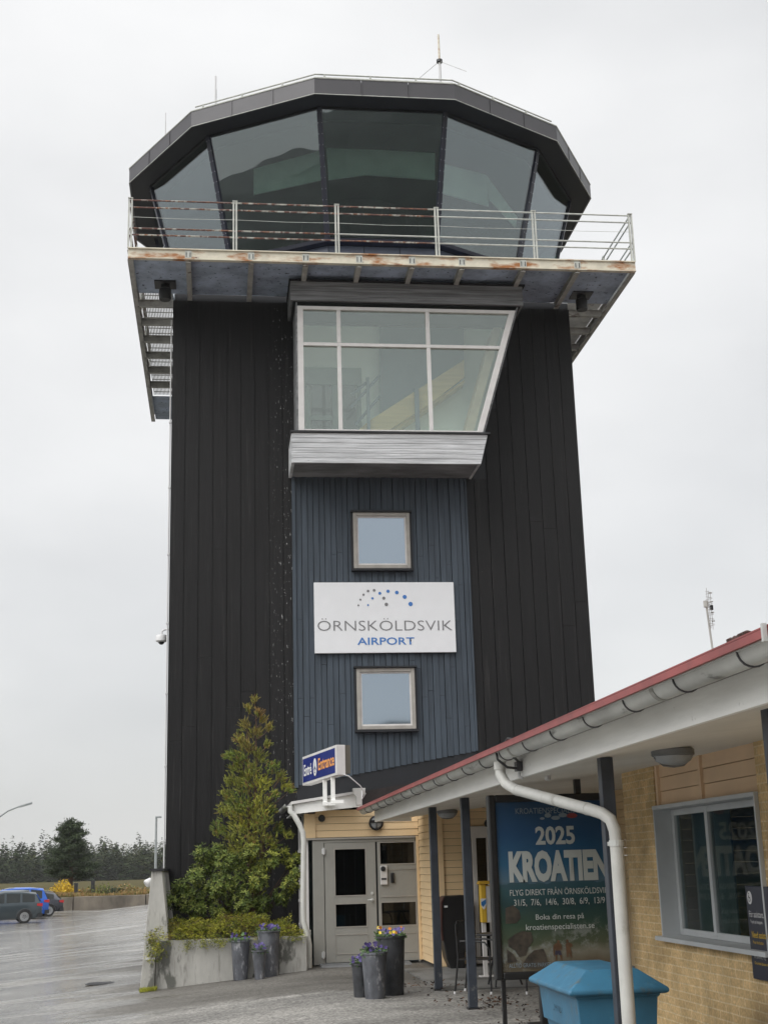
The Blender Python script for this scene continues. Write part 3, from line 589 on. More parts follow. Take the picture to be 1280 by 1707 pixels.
# staircase in the bay
pine = mat('light pine', (.62, .47, .22), .5, var=.12, scale=2, stretch=(.4, 1, 6)); slate = mat('slate blue grey panel', (.15, .19, .24), .6, var=.05)
st_y = 27.1; t = thing('staircase', 'pine staircase with dark handrail behind the glass of the bay window', 'staircase', tuple(pf(540, 815, st_y)))
mb = MB(); mb.prism([pf(*q, st_y + .2) for q in ((485, 262), (740, 262), (902, 312), (902, 520), (486, 790))], (0, .08, 0)); mb.build('side_panel', slate, t)
mb = MB(); mb.prism([pf(*q, st_y) for q in ((372, 830), (445, 770), (902, 476), (905, 560), (740, 690), (520, 832))], (0, .06, 0)); mb.build('stringer', pine, t)
mb = MB(); mb.prism([pf(*q, st_y + .07) for q in ((530, 832), (905, 575), (905, 590), (560, 832))], (0, .5, 0)); mb.build('tread', pine, t)
for a, b in (((418, 562), (440, 840)), ((657, 615), (686, 840))):
    p, q = pf(a[0], a[1], st_y - .12), pf(b[0], b[1], st_y - .12); mb = MB(); mb.box((p.x, st_y - .12, q.z), (q.x, st_y - .04, p.z)); mb.build('newel_post', slate, t)
for a, b in (((340, 715), (486, 552)), ((365, 800), (486, 655)), ((345, 650), (418, 590))):
    mb = MB(); mb.tube([pf(*a, st_y - .02), pf(*b, st_y - .02)], .032); mb.build('handrail', slate, t)
t = thing('interior_door', 'grey glazed interior door at the left inside the bay window', 'door', tuple(pf(200, 815, room_y - .05)))
dg = mat('grey green door paint', (.24, .29, .28), .5)
def rect_y(mb, x0, y0, x1, y1, Y, d, f=pf):
    a, b = f(x0, y0, Y), f(x1, y1, Y); mb.box((a.x, Y, b.z), (b.x, Y + d, a.z)); return mb
mb = MB(); rect_y(mb, 118, 512, 396, 600, room_y - .12, .05); rect_y(mb, 118, 600, 142, 840, room_y - .12, .05); rect_y(mb, 250, 600, 300, 840, room_y - .12, .05); rect_y(mb, 372, 600, 396, 840, room_y - .12, .05); mb.build('door_frame', dg, t)
mb = MB(); rect_y(mb, 142, 600, 250, 840, room_y - .09, .02); rect_y(mb, 300, 600, 372, 840, room_y - .09, .02); mb.build('door_pane', M['pane_dark'], t)
mb = MB(); rect_y(mb, 142, 752, 250, 775, room_y - .13, .03); rect_y(mb, 228, 560, 250, 600, room_y - .14, .01); mb.build('cross_rail', dg, t)
# gallery ---------------------------------------------------------
GX0, GX1, GY0, GZ = -1.815, 8.50, 24.61, 13.355
GB = 34.66
GA = None
mb = MB()                                         # edge beam: a channel section round front, left, right
def channel(mb, a, b, inward):
    a, b, iw = Vector(a), Vector(b), Vector(inward)
    for z0, z1, d0, d1 in ((0, .022, -.012, .09), (.022, .205, 0.012, .025), (.205, .227, -.02, .09)):
        p = [a + iw * d0, b + iw * d0, b + iw * d1, a + iw * d1]
        mb.hexa([q + Vector((0, 0, z0)) for q in p], [q + Vector((0, 0, z1)) for q in p])
channel(mb, (GX0, GY0, GZ), (GX1, GY0, GZ), (0, 1, 0))
GA = mb.build('gallery', M['steel_cream'], TW, label='walkway ringing the tower below the cab')
for xx, iw in ((GX0, 1), (GX1, -1)): mb = MB(); channel(mb, (xx, GY0 + .1, GZ), (xx, GB, GZ), (iw, 0, 0)); mb.build('side_beam', M['steel_grey'], GA)
y = GY0 + .1
while y < TY - .1: mb = MB(); mb.box((GX0 + .1, y, GZ + .07), (GX1 - .1, min(y + .62, TY - .07), GZ + .10)); y += .628; mb.build('underside_sheet', M['soffit_blue'], GA)
for xa, xb in ((GX0 + .1, TX0 - .02), (TX1 + .02, GX1 - .1)): mb = MB(); mb.box((xa, 32.9, GZ + .07), (xb, GB, GZ + .1)); mb.build('underside_sheet', M['soffit_blue'], GA)
def ibeam(mb, a, b, wv, h, fw_=.05):
    a, b, wv = Vector(a), Vector(b), Vector(wv)
    for z0, z1, k in ((0, .015, fw_), (.015, h - .015, .007), (h - .015, h, fw_)):
        p = [a - wv * k, b - wv * k, b + wv * k, a + wv * k]; mb.hexa([q + Vector((0, 0, z0)) for q in p], [q + Vector((0, 0, z1)) for q in p])
JX = [-.637, .604, 1.691, 2.766, 3.839, 4.862, 6.132, 7.266]
for x in JX:
    mb = MB(); ibeam(mb, (x, GY0 + .03, GZ - .055), (x, TY + (.25 if x < 1.4 or x > 6.4 else -1.0), GZ - .055), (1, 0, 0), .12); 
    if x < 1.4 or x > 6.4: mb.v = [Vector((v.x, min(v.y, TY - .02), v.z)) for v in mb.v]
    mb.build('joist', M['steel_grey'], GA)
    mb = MB(); mb.box((x - .065, GY0 - .004, GZ + .03), (x + .065, GY0 + .012, GZ + .19)); mb.build('beam_plate', M['rail_clean'], GA)
    mb = MB(); mb.box((x - .045, GY0 - .008, GZ + .05), (x - .03, GY0 - .003, GZ + .15)); mb.box((x + .03, GY0 - .008, GZ + .05), (x + .045, GY0 - .003, GZ + .15)); mb.build('slot', M['black_plastic'], GA)
for y in range(27, 33):
    for xa, xb in ((GX0 + .05, TX0 - .02), (TX1 + .02, GX1 - .05)):
        mb = MB(); ibeam(mb, (xa, y, GZ - .0), (xb, y, GZ - .0), (0, 1, 0), .16, .045); mb.build('joist', M['steel_grey'], GA)
for xa, xb in ((GX0 + .13, TX0 - .04), (TX1 + .04, GX1 - .13)):
    bars = MB(); x = xa
    while x < xb:
        bars.box((x, TY - .05, GZ + .17), (x + .016, 33.0, GZ + .20)); x += .034
    y = TY
    while y < 33: bars.box((xa, y, GZ + .175), (xb, y + .008, GZ + .195)); y += .3
    bars.build('grating', M['steel_grey'], GA)
# railing
px_posts = [215, 392, 562, 728, 890, 1053]; fx = [GX0 + .03] + [at(q, 380, GY0 + .02).x for q in px_posts[1:5]] + [GX1 - .03]
zt = [14.63, 14.47, 14.015, 13.873]; zb = GZ + .227
RA = None
for x in fx:
    mb = MB(); mb.box((x - .045, GY0 + .01, zb), (x - .012, GY0 + .05, 14.66)); mb.box((x + .012, GY0 + .01, zb), (x + .045, GY0 + .05, 14.66)); mb.box((x - .05, GY0, 14.66), (x + .05, GY0 + .06, 14.675))
    if RA is None: RA = mb.build('railing', M['rail_clean'], TW, label='pale steel railing of the walkway with rust along its left half')
    else: mb.build('railing_post', M['rail_clean'], RA)
for z in zt:
    mb = MB(); mb.tube([(fx[0], GY0 + .03, z), (fx[2], GY0 + .03, z)], .017); mb.build('rail', M['rail_rust'], RA, smooth=True)
    mb = MB(); mb.tube([(fx[2], GY0 + .03, z), (fx[3], GY0 + .03, z)], .017); mb.build('rail', M['rail_rust'] if z != 14.015 else M['rail_clean'], RA, smooth=True)
    mb = MB(); mb.tube([(fx[3], GY0 + .03, z), (fx[-1], GY0 + .03, z)], .017); mb.build('rail', M['rail_clean'], RA, smooth=True)
mb = MB()
for a, b in zip(fx[:-1], fx[1:]): mb.tube([(a, GY0 + .03, 14.26), ((a + b) / 2, GY0 + .03, 14.245), (b, GY0 + .03, 14.26)], .005, 5)
mb.build('wire', M['rail_clean'], RA)
for xx, mt in ((GX0 + .03, M['rail_rust']), (GX1 - .03, M['rail_clean'])):
    for z in zt:
        mb = MB(); mb.tube([(xx, GY0 + .06, z), (xx, 32.5 if xx < 0 else 32.5, z)], .017); mb.build('rail', mt, RA, smooth=True)
    mb = MB()
    for k in range(1, 5): y = GY0 + .03 + k * 2.0; mb.box((xx - .02, y - .045, zb), (xx + .02, y - .012, 14.66)); mb.box((xx - .02, y + .012, zb), (xx + .02, y + .045, 14.66))
    mb.build('railing_post', M['rail_clean'], RA)
# cab -------------------------------------------------------------
CX, CY, NS = 3.468, 30.749, 12
def cv(r, k, z): a = (k + .5) * 2 * PI / NS; return Vector((CX + r * math.sin(a), CY - r * math.cos(a), z))
def ring(r, z): return [cv(r, k, z) for k in range(NS)]
R1, Z1, R2, Z2 = 5.31, 17.47, 4.60, 14.78
mb = MB(); mb.loft([ring(3.9, 13.3), ring(4.3, 13.62), ring(4.3, 13.9)], True); mb.build('cab_floor', M['soffit_dark'], TW)
panel = mat('blue grey cab panel', (.085, .095, .125), .45, var=.1, scale=1.5)
for k in range(NS):
    a, b = cv(4.5, k - 1, 0), cv(4.5, k, 0)
    for j in range(3):
        p, q = a.lerp(b, j / 3 + .004), a.lerp(b, (j + 1) / 3 - .004)
        n_ = Vector(((p + q).x / 2 - CX, (p + q).y / 2 - CY, 0)).normalized() * -.05
        mb = MB(); mb.hexa([Vector((p.x, p.y, 13.7)), Vector((q.x, q.y, 13.7)), Vector((q.x, q.y, 13.7)) + n_, Vector((p.x, p.y, 13.7)) + n_], [Vector((p.x, p.y, 14.62)), Vector((q.x, q.y, 14.62)), Vector((q.x, q.y, 14.62)) + n_, Vector((p.x, p.y, 14.62)) + n_])
        mb.build('cab_panel', panel, TW)
navy = mat('navy mullion cover', (.008, .010, .022), .4, var=.15); screw = mat('bright screw heads', (.5, .52, .55), .3, metal=.6)
mb = MB(); mb.loft([ring(4.53, 14.62), ring(4.68, 14.64), ring(4.70, 14.72), ring(4.56, 14.77), ring(4.3, 14.77)], False); mb.build('cab_sill', navy, TW)
for k in range(NS):
    a, b, c, d = cv(R2, k - 1, Z2), cv(R2, k, Z2), cv(R1, k, Z1), cv(R1, k - 1, Z1)
    nn = (b - a).cross(d - a).normalized()
    mb = MB(); mb.hexa([a, b, b - nn * .02, a - nn * .02], [d, c, c - nn * .02, d - nn * .02]); mb.build('cab_window', M['pane_cab'], TW)
for k in range(NS):
    b0, c0 = cv(R2, k, Z2 - .05), cv(R1, k, Z1 + .02); rad = Vector((math.sin((k + .5) * 2 * PI / NS), -math.cos((k + .5) * 2 * PI / NS), 0)); tg = Vector((rad.y, -rad.x, 0))
    mb = MB(); hw = .06
    mb.hexa([b0 + tg * hw - rad * .03, b0 - tg * hw - rad * .03, b0 - tg * hw * .9 + rad * .035, b0 + tg * hw * .9 + rad * .035], [c0 + tg * hw - rad * .03, c0 - tg * hw - rad * .03, c0 - tg * hw * .9 + rad * .035, c0 + tg * hw * .9 + rad * .035])
    mu_ = mb.build('cab_mullion', navy, TW)
    mb = MB()
    for j in range(12):
        p = b0.lerp(c0, (j + .5) / 12) + rad * .036
        for sg in (-1, 1): mb.box(p + tg * .04 * sg - Vector((.005, .01, .005)), p + tg * .04 * sg + Vector((.005, .004, .005)))
    mb.build('screw', screw, mu_, kind=None)
RO, ZF0, ZF1 = 5.831, 17.50, 17.868
mb = MB(); mb.loft([ring(R1 - .35, ZF0 - .05), ring(R1 + .03, ZF0 - .05), ring(R1 + .03, ZF0 - .0), ring(RO - .04, ZF0 + .004), ring(RO - .04, ZF1 - .03), ring(2.5, ZF1 + .25), ring(.3, ZF1 + .4)]); ROOF = mb.build('cab_roof', M['soffit_dark'], TW)
fm_ = MB(); edge = MB()
for k in range(NS):
    a, b = cv(RO, k - 1, 0), cv(RO, k, 0); nn = (Vector(((a + b).x / 2 - CX, (a + b).y / 2 - CY, 0))).normalized()
    for j in range(3):
        p, q = a.lerp(b, j / 3 + (.003 if j else 0)), a.lerp(b, (j + 1) / 3 - (.003 if j < 2 else 0))
        pi, qi = p - nn * .03, q - nn * .03; zz = Vector((0, 0, 1))
        fm_.hexa([p + zz * ZF0, q + zz * ZF0, qi + zz * ZF0, pi + zz * ZF0], [p + zz * ZF1, q + zz * ZF1, qi + zz * ZF1, pi + zz * ZF1])
        s = (b - a).normalized()
        if j: fm_.hexa([p - s * .012 + nn * .012 + zz * ZF0, p + s * .012 + nn * .012 + zz * ZF0, p + s * .012 + zz * ZF0, p - s * .012 + zz * ZF0], [p - s * .012 + nn * .012 + zz * ZF1, p + s * .012 + nn * .012 + zz * ZF1, p + s * .012 + zz * ZF1, p - s * .012 + zz * ZF1])
    edge.tube([a + Vector((0, 0, ZF1 + .012)), b + Vector((0, 0, ZF1 + .012))], .016, 6)
    edge.tube([a + Vector((0, 0, ZF0 - .0)), b + Vector((0, 0, ZF0 - .0))], .009, 5)
fm_.build('fascia', M['fascia_metal'], ROOF); edge.build('edge_trim', M['rail_clean'], ROOF)
mb = MB()
for k in range(NS):
    a, b = cv(RO - .12, k - 1, ZF1 + .10), cv(RO - .12, k, ZF1 + .10); mb.tube([a, b], .016, 6)
    if k in (0, 1, 11): mb.tube([a + Vector((0, 0, .075)), b + Vector((0, 0, .075))], .018, 6)
    for j in range(3):
        p = a.lerp(b, (j + .2) / 3); mb.box(p - Vector((.02, .02, .14)), p + Vector((.02, .02, .08 if k in (0, 1, 11) else .01)))
mb.build('edge_rail', M['rail_clean'], ROOF)
# cab interior
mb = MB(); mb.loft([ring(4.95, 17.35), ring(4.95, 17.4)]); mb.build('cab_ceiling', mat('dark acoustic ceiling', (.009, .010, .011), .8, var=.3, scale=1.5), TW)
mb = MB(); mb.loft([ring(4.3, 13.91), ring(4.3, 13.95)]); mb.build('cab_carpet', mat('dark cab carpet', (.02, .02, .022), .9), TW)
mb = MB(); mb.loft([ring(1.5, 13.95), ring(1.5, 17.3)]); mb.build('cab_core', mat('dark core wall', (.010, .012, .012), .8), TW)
scr = mat('pale green roller blind', (.78, .85, .80), .7, var=.12, scale=1.2)
def zf(x, y): return 200 + x / 3.048, 40 + y / 3.048
def blind(pts, dz=.03):
    mb = MB(); v = [on('Y', Y, *zf(x, y)) for x, y, Y in pts]; mb.prism(v, (0, .04, 0)); mb.build('roller_blind', scr, TW)
blind([(680, 735, 27.9), (1030, 640, 27.1), (1030, 790, 27.1), (680, 866, 27.9)]); blind([(1050, 625, 27.05), (1600, 655, 27.05), (1600, 790, 27.05), (1250, 765, 27.05), (1060, 790, 27.05)])
def zf2(x, y): return 600 + x / 2.667, 40 + y / 2.667
mb = MB(); v = [on('Y', Y, *zf2(x, y)) for x, y, Y in ((362, 620, 27.2), (560, 670, 27.8), (572, 810, 27.8), (362, 750, 27.2))]; mb.prism(v, (0, .04, 0)); mb.build('roller_blind', scr, TW)
mb = MB(); v = [on('Y', Y, *zf2(x, y)) for x, y, Y in ((560, 670, 27.8), (700, 860, 28.5), (690, 905, 28.5), (572, 775, 27.8))]; mb.prism(v, (0, .04, 0)); mb.build('roller_blind', scr, TW)
# concrete buttress and conduit at the left corner
t = thing('concrete_buttress', 'slanting pale concrete buttress with damp edges at the left tower corner', 'buttress', (-1.1, 23.6, -.2))
mb = MB(); mb.hexa([(-1.27, 23.42, -.35), (-.7, 23.42, -.35), (-.7, TY - .02, -.35), (-1.27, TY - .02, -.35)], [(-1.10, 23.42, 1.66), (-.93, 23.42, 1.66), (-.93, TY - .02, 1.66), (-1.10, TY - .02, 1.66)]); mb.build('buttress', M['concrete'], t, bevel=.01)
mb = MB(); mb.box((-1.13, 23.38, 1.663), (-.90, TY - .02, 1.70)); mb.build('cap', M['dark_metal'], t)
mb = MB(); mb.box((-1.16, 23.30, -.3), (-1.02, 23.41, .26)); mb.build('ledge', M['concrete'], t); mb = MB(); mb.box((-1.18, 23.27, .262), (-1.015, 23.41, .30)); mb.build('ledge_cap', M['white_trim'], t)
t = thing('flood_light', 'small white flood light on the side of the concrete buttress', 'lamp', (-1.13, 24.5, 1.4)); p = at(249, 1470, 24.5)
mb = MB(); mb.lathe(p, [(.02, -.06), (.05, -.05), (.075, .05), (.06, .07)], 12, (-.6, -.3, -.5)); mb.build('lamp_head', M['white_trim'], t, smooth=True); mb = MB(); mb.tube([p, (-1.06, 24.5, p.z)], .015); mb.build('bracket', M['white_trim'], t)
mb = MB(); xc = TX0 - .015; mb.tube([(xc - .02, TY + .1, 12.9), (xc - .02, TY + .1, 1.2)], .015, 6)
for z in (2.2, 3.6, 5.0, 6.4, 7.8, 9.2, 10.6): mb.box((xc - .045, TY + .08, z), (TX0 - .005, TY + .12, z + .03))
tag(mb.build('conduit', M['white_trim'], None), 'thin pale conduit running up the left edge of the tower', 'conduit')
p = on('Y', TY + .35, 269.5, 1066); t = thing('security_camera', 'white dome camera on a curved arm at the left edge of the tower', 'camera', tuple(p))
mb = MB(); mb.lathe(p, [(.02, .10), (.10, .085), (.115, .05), (.115, -.03), (.09, -.05)], 18); mb.build('housing', M['white_trim'], t, smooth=True)
mb = MB(); mb.lathe(p, [(.06, -.05), (.055, -.075), (.03, -.10), (.005, -.105)], 14); mb.build('dome', M['black_plastic'], t, smooth=True)
mb = MB(); mb.tube([p + Vector((0, 0, .08)), p + Vector((.005, 0, .16)), p + Vector((.06, 0, .2)), (TX0 - .01, TY + .35, p.z + .2)], .018, 8); mb.build('arm', M['white_trim'], t, smooth=True)
# lamps under the gallery
for px, py, lb in ((276, 486, 'black cylindrical speaker under the left end of the walkway'), (968, 504, 'black cylindrical speaker under the right end of the walkway')):
    p = on('Z', GZ + .06, px, py - 12); t = thing('gallery_speaker', lb, 'loudspeaker', tuple(p), 'speakers under the walkway')
    mb = MB(); mb.box((p.x - .22, p.y - .2, GZ + .04), (p.x + .22, p.y + .2, GZ + .065)); mb.build('mounting_plate', M['dark_metal'], t)
    mb = MB(); mb.lathe((p.x, p.y, GZ + .04), [(.10, 0), (.10, -.08), (.125, -.1), (.125, -.3), (.11, -.33), (.08, -.33)], 20); mb.build('housing', M['black_plastic'], t, smooth=True)
# antennas on the cab roof
def mast(label, name, base, top, r, extra=None, cat='antenna'):
    t = thing(name, label, cat, tuple(base)); mb = MB(); base, top = Vector(base), Vector(top); top = Vector((base.x + .0, base.y, top.z)); c = base.lerp(top, .58)
    mb.tube([base, c], r); mb.build('mast', M['white_trim'], t, smooth=True); mb = MB(); mb.tube([c, top], r * .72); mb.build('whip', M['steel_cream'] if extra else M['white_trim'], t, smooth=True)
    if extra:
        mb = MB(); mb.lathe(c, [(r, -.04), (r * 2.2, -.03), (r * 2.2, .03), (r, .04)], 10); mb.build('collar', M['dark_metal'], t)
        for e_ in extra: mb = MB(); mb.tube([c, e_], .006, 4); mb.build('guy_wire', M['steel_grey'], t)
    return t
ym = 26.3; mast('tall whip antenna with guy wires above the front roof edge', 'roof_antenna', at(734, 141, ym) - Vector((0, 0, .35)), at(731, 58, ym), .032, [at(697, 132, ym + .1), at(777, 119, ym - 1.2)])
mast('short white antenna at the left front of the cab roof', 'roof_antenna', at(359.5, 180, 27.4), at(359.5, 127, 27.4), .028)
mast('thin whip antenna at the far left of the cab roof', 'roof_antenna', at(276, 225, 28.4), at(276, 188, 28.4), .014)
# airport sign ------------------------------------------------------
SY = 26.38; a, b, c = at(523.2, 971, SY), at(760.5, 1087, SY), 0
t = thing('airport_sign', 'large white airport name board between the two square windows', 'sign', ((a.x + b.x) / 2, SY, b.z))
SX0, SX1, SZ0, SZ1 = a.x, b.x, b.z, a.z
mb = MB(); mb.box((SX0, SY, SZ0), (SX1, SY + .06, SZ1)); mb.build('board', mat('white sign board', (.72, .73, .745), .35, var=.02), t, bevel=.006)
def sp(x, y): return at(470 + x / 3.283, 780 + y / 3.283, SY - .001)
nv = Vector((0, -1, 0))
lettering('ÖRNSKÖLDSVIK', sp(195, 892), sp(932, 889), Vector((0, 0, (sp(500, 831) - sp(500, 890)).z)), M['text_grey'], t, bold=-.012)
lettering('AIRPORT', sp(413, 968), sp(725, 966), Vector((0, 0, (sp(500, 926) - sp(500, 967)).z)), M['text_blue'], t, bold=.012)
for nm, mtl, ds in (('grey_dots', M['text_grey'], ((418, 752, 5), (429, 721, 5.5), (446, 694, 6), (471, 674, 7), (504, 670, 7.5), (557, 713, 8.5), (571, 747, 9.5))), ('blue_dots', M['text_blue'], ((471, 751, 5), (495, 714, 6.5), (535, 686, 8), (580, 675, 9), (628, 682, 10), (671, 706, 11), (703, 745, 12)))):
    mb = MB()
    for x, y, r in ds: disc(mb, sp(x, y) + nv * .004, r / 3.283 * 26.4 * 1.04 / F_PX, (1, 0, 0), (0, 0, 1))
    mb.build(nm, mtl, t)
# ================================================================ entrance annex
AY = 24.2
def z1(x, y, Y=AY): return on('Y', Y, 460 + x / 3.367, 1200 + y / 3.367)
AN = thing('entrance_annex', 'small pale yellow boarded porch with grey double door at the foot of the tower', 'porch', (2.5, AY, 0))
def boards_h(mb, x0, x1, z0, z1_, y0, y1, h=.118, axis='X', g=.006):
    z = z0
    while z < z1_ - .01:
        t_ = min(z + h - g, z1_)
        if axis == 'X': mb.hexa([(x0, y0, z), (x1, y0, z), (x1, y1, z), (x0, y1, z)], [(x0, y0 + .008, t_), (x1, y0 + .008, t_), (x1, y1, t_), (x0, y1, t_)])
        else: mb.hexa([(y0, x0, z), (y1, x0, z), (y1, x1, z), (y0, x1, z)], [(y0 + .008, x0, t_), (y1, x0, t_), (y1, x1, t_), (y0 + .008, x1, t_)])
        z += h
dz = z1(540, 668).z                      # top of the door frame
AX0, AX1 = 1.5, 3.52
mb = MB(); mb.box((AX0 + .12, AY + .0, dz + .035), (AX1, AY + .1, dz + .036)); boards_h(mb, z1(222, 600).x, AX1, dz + .045, 2.62, AY - .0, AY + .08, .118)
# return wall towards the viewer on the right
boards_h(mb, 22.86, AY, .06, 2.62, AX1 + .0, AX1 + .08, .118, 'Y')
WA = mb.build('wall', M['siding'], AN)
for a_, b_ in (((AX0, AY - .022, dz + .04), (z1(222, 600).x - .002, AY + .08, 2.56)), ((AX1 - .05, AY - .022, .05), (AX1, AY - .002, dz + .03)), ((3.52, 22.79, .02), (3.73, 22.86, 2.5))): mb = MB(); mb.box(a_, b_); mb.build('corner_board', M['siding'], AN, bevel=.004)
mb = MB(); mb.box((AX0 - .02, AY - .03, dz + .005), (AX1 - .055, AY + .02, dz + .036)); mb.build('drip_strip', M['frame_beige'], AN)
# side glazing on the left return
mb = MB()
for y in (AY + .1, 25.3, 26.35): mb.box((AX0 + .02, y - .04, .55), (AX0 + .07, y + .04, 2.6))
for z in (.62, 1.05, 1.94): mb.box((AX0 + .01, AY + .14, z - .025), (AX0 + .07, 26.4, z + .025))
FR = mb.build('side_window', M['frame_white'], AN)
mb = MB(); mb.box((AX0 + .04, AY + .14, .6), (AX0 + .05, 26.4, 2.6)); mb.build('pane', M['pane_dark'], FR)
mb = MB(); mb.box((AX0 + .03, AY + .05, -.15), (AX0 + .1, TY - .06, .6)); mb.build('side_plinth', M['concrete'], AN)
# door
DR = MB(); DR.box((z1(205, 700).x, AY - .005, .02), (z1(268, 700).x, AY + .05, dz)); DR.box((z1(268, 700).x, AY - .005, dz - .05), (AX1 - .06, AY + .05, dz)); DR.box((z1(786, 700).x + .02, AY - .004, .02), (AX1 - .055, AY + .05, dz - .05))
DO = DR.build('door_frame', M['grey_door'], AN, bevel=.004)
def leaf(x0, x1, name):
    """a leaf between two screen columns with openings (y0, y1) -> returns world edges"""
    return z1(x0, 900).x, z1(x1, 900).x
def panel_door(xl, xr, y_open, name, kick=True, inset=.16):
    "leaf made of stiles and rails around glazed openings"
    mb = MB(); y = AY + .0; zt_, zb_ = dz - .055, .05; xa, xb = xl + inset, xr - inset
    mb.box((xl, y, zb_), (xa, y + .045, zt_)); mb.box((xb, y, zb_), (xr, y + .045, zt_)); z = zt_
    for (a, b) in y_open: mb.box((xa, y, a), (xb, y + .045, z)); z = b
    mb.box((xa, y, zb_), (xb, y + .045, z)); D = mb.build(name, M['grey_door'], AN, bevel=.004)
    for a, b in y_open:
        g = MB(); g.box((xa, y + .02, b), (xb, y + .03, a)); g.build('glass_pane', M['pane_dark'], D)
        bd = MB(); w_ = .018
        bd.box((xa, y - .006, b), (xa + w_, y + .02, a)); bd.box((xb - w_, y - .006, b), (xb, y + .02, a)); bd.box((xa + w_, y - .006, b), (xb - w_, y + .02, b + w_)); bd.box((xa + w_, y - .006, a - w_), (xb - w_, y + .02, a)); bd.build('glazing_bead', M['frame_beige'], D)
    if kick:
        k = MB(); w_ = .012; za, zb2 = z1(420, 1203).z, z1(420, 1315).z
        for a, b in (((xa, zb2), (xa + w_, za)), ((xb - w_, zb2), (xb, za)), ((xa + w_, zb2), (xb - w_, zb2 + w_)), ((xa + w_, za - w_), (xb - w_, za))): k.box((a[0], y - .008, a[1]), (b[0], y, b[1]))
        k.build('kick_panel', M['frame_beige'], D)
    return D
lx0, lx1 = z1(275, 900).x, z1(562, 900).x
D1 = panel_door(lx0, lx1, [(z1(420, 720).z, z1(420, 990).z), (z1(420, 1028).z, z1(420, 1165).z)], 'door', inset=.165)
rx0, rx1 = z1(572, 900).x, z1(797, 900).x
D2 = panel_door(rx0, rx1, [(z1(680, 682).z, z1(680, 812).z), (z1(680, 1018).z, z1(680, 1158).z)], 'door', inset=.035)
mb = MB(); mb.tube([z1(540, 1010, AY - .01), z1(540, 1010, AY - .07), z1(514, 1012, AY - .07)], .011); mb.lathe(z1(540, 1010, AY), [(.03, 0), (.03, .012)], 14, (0, -1, 0)); mb.lathe(z1(540, 973, AY), [(.025, 0), (.025, .014), (.012, .016)], 14, (0, -1, 0)); mb.build('handle', M['gutter'], D1, smooth=True)
for yy_ in (738, 1320):
    mb = MB(); p = z1(268, yy_, AY - .03); mb.box((p.x - .03, p.y, p.z - .045), (p.x + .03, AY, p.z + .045)); mb.tube([p + Vector((0, -.01, -.06)), p + Vector((0, -.01, .06))], .014); mb.build('hinge', M['white_trim'], D1, bevel=.004)
mb = MB(); a, b = z1(583, 818, AY), z1(625, 925, AY); mb.box((a.x, AY - .05, b.z), (b.x, AY - .007, a.z)); KP = mb.build('key_switch', M['frame_white'], D2, bevel=.01)
mb = MB(); mb.lathe(z1(601, 836, AY - .05), [(.045, 0), (.042, .02), (.02, .025)], 16, (0, -1, 0)); a, b = z1(590, 888, AY), z1(618, 897, AY); mb.box((a.x, AY - .056, b.z), (b.x, AY - .048, a.z)); mb.build('dial', M['dark_metal'], KP, smooth=True)
mb = MB(); a, b = z1(642, 858, AY), z1(664, 915, AY); mb.box((a.x, AY - .04, b.z), (b.x, AY - .007, a.z)); mb.build('handle', M['black_plastic'], D2, bevel=.012)
mb = MB(); zz = z1(680, 990).z; mb.box((rx0 + .03, AY - .012, zz - .01), (rx1 - .02, AY - .002, zz + .012)); zz = z1(680, 838).z; mb.box((rx0 + .03, AY - .01, zz - .006), (rx1 - .02, AY - .002, zz + .006)); mb.build('glazing_bar', M['frame_beige'], D2)
# dim lobby behind the glass
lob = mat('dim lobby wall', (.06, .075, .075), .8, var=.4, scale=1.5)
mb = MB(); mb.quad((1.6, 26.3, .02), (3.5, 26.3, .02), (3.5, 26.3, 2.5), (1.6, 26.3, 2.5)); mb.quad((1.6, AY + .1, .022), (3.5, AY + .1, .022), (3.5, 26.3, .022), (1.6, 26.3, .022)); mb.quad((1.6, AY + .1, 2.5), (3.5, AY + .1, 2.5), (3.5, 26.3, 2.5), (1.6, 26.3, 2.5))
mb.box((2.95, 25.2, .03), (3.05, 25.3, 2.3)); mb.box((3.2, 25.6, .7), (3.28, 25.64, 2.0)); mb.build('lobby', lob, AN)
mb = MB(); mb.hexa([(1.72, 23.78, -.03), (3.3, 23.78, -.03), (3.3, AY - .01, -.03), (1.72, AY - .01, -.03)], [(1.74, 23.86, .028), (3.28, 23.86, .028), (3.28, AY - .01, .045), (1.74, AY - .01, .045)]); mb.build('threshold', mat('grey threshold plate', (.13, .135, .14), .55, var=.15, bump=.3), AN)
# lean-to roof falling to the left
RX0, RX1 = 1.24, 2.50; rz = lambda x: 2.735 + (x - RX0) * .135
mb = MB(); yf = 23.88
mb.hexa([(RX0 + .06, yf, rz(RX0) - .18), (RX1, yf, rz(RX1) - .25), (RX1, yf + .03, rz(RX1) - .25), (RX0 + .06, yf + .03, rz(RX0) - .18)], [(RX0 + .06, yf, rz(RX0) - .02), (RX1, yf, rz(RX1) - .02), (RX1, yf + .03, rz(RX1) - .02), (RX0 + .06, yf + .03, rz(RX0) - .02)])
mb.build('verge_board', M['white_paint'], AN)
mb = MB(); mb.hexa([(RX0 + .02, yf - .05, rz(RX0) - .018), (RX1, yf - .05, rz(RX1) - .018), (RX1, TY - .07, rz(RX1) - .018), (RX0 + .02, TY - .07, rz(RX0) - .018)], [(RX0 + .02, yf - .05, rz(RX0) + .03), (RX1, yf - .05, rz(RX1) + .03), (RX1, TY - .07, rz(RX1) + .03), (RX0 + .02, TY - .07, rz(RX0) + .03)])
mb.build('roof', M['frame_white'], AN)
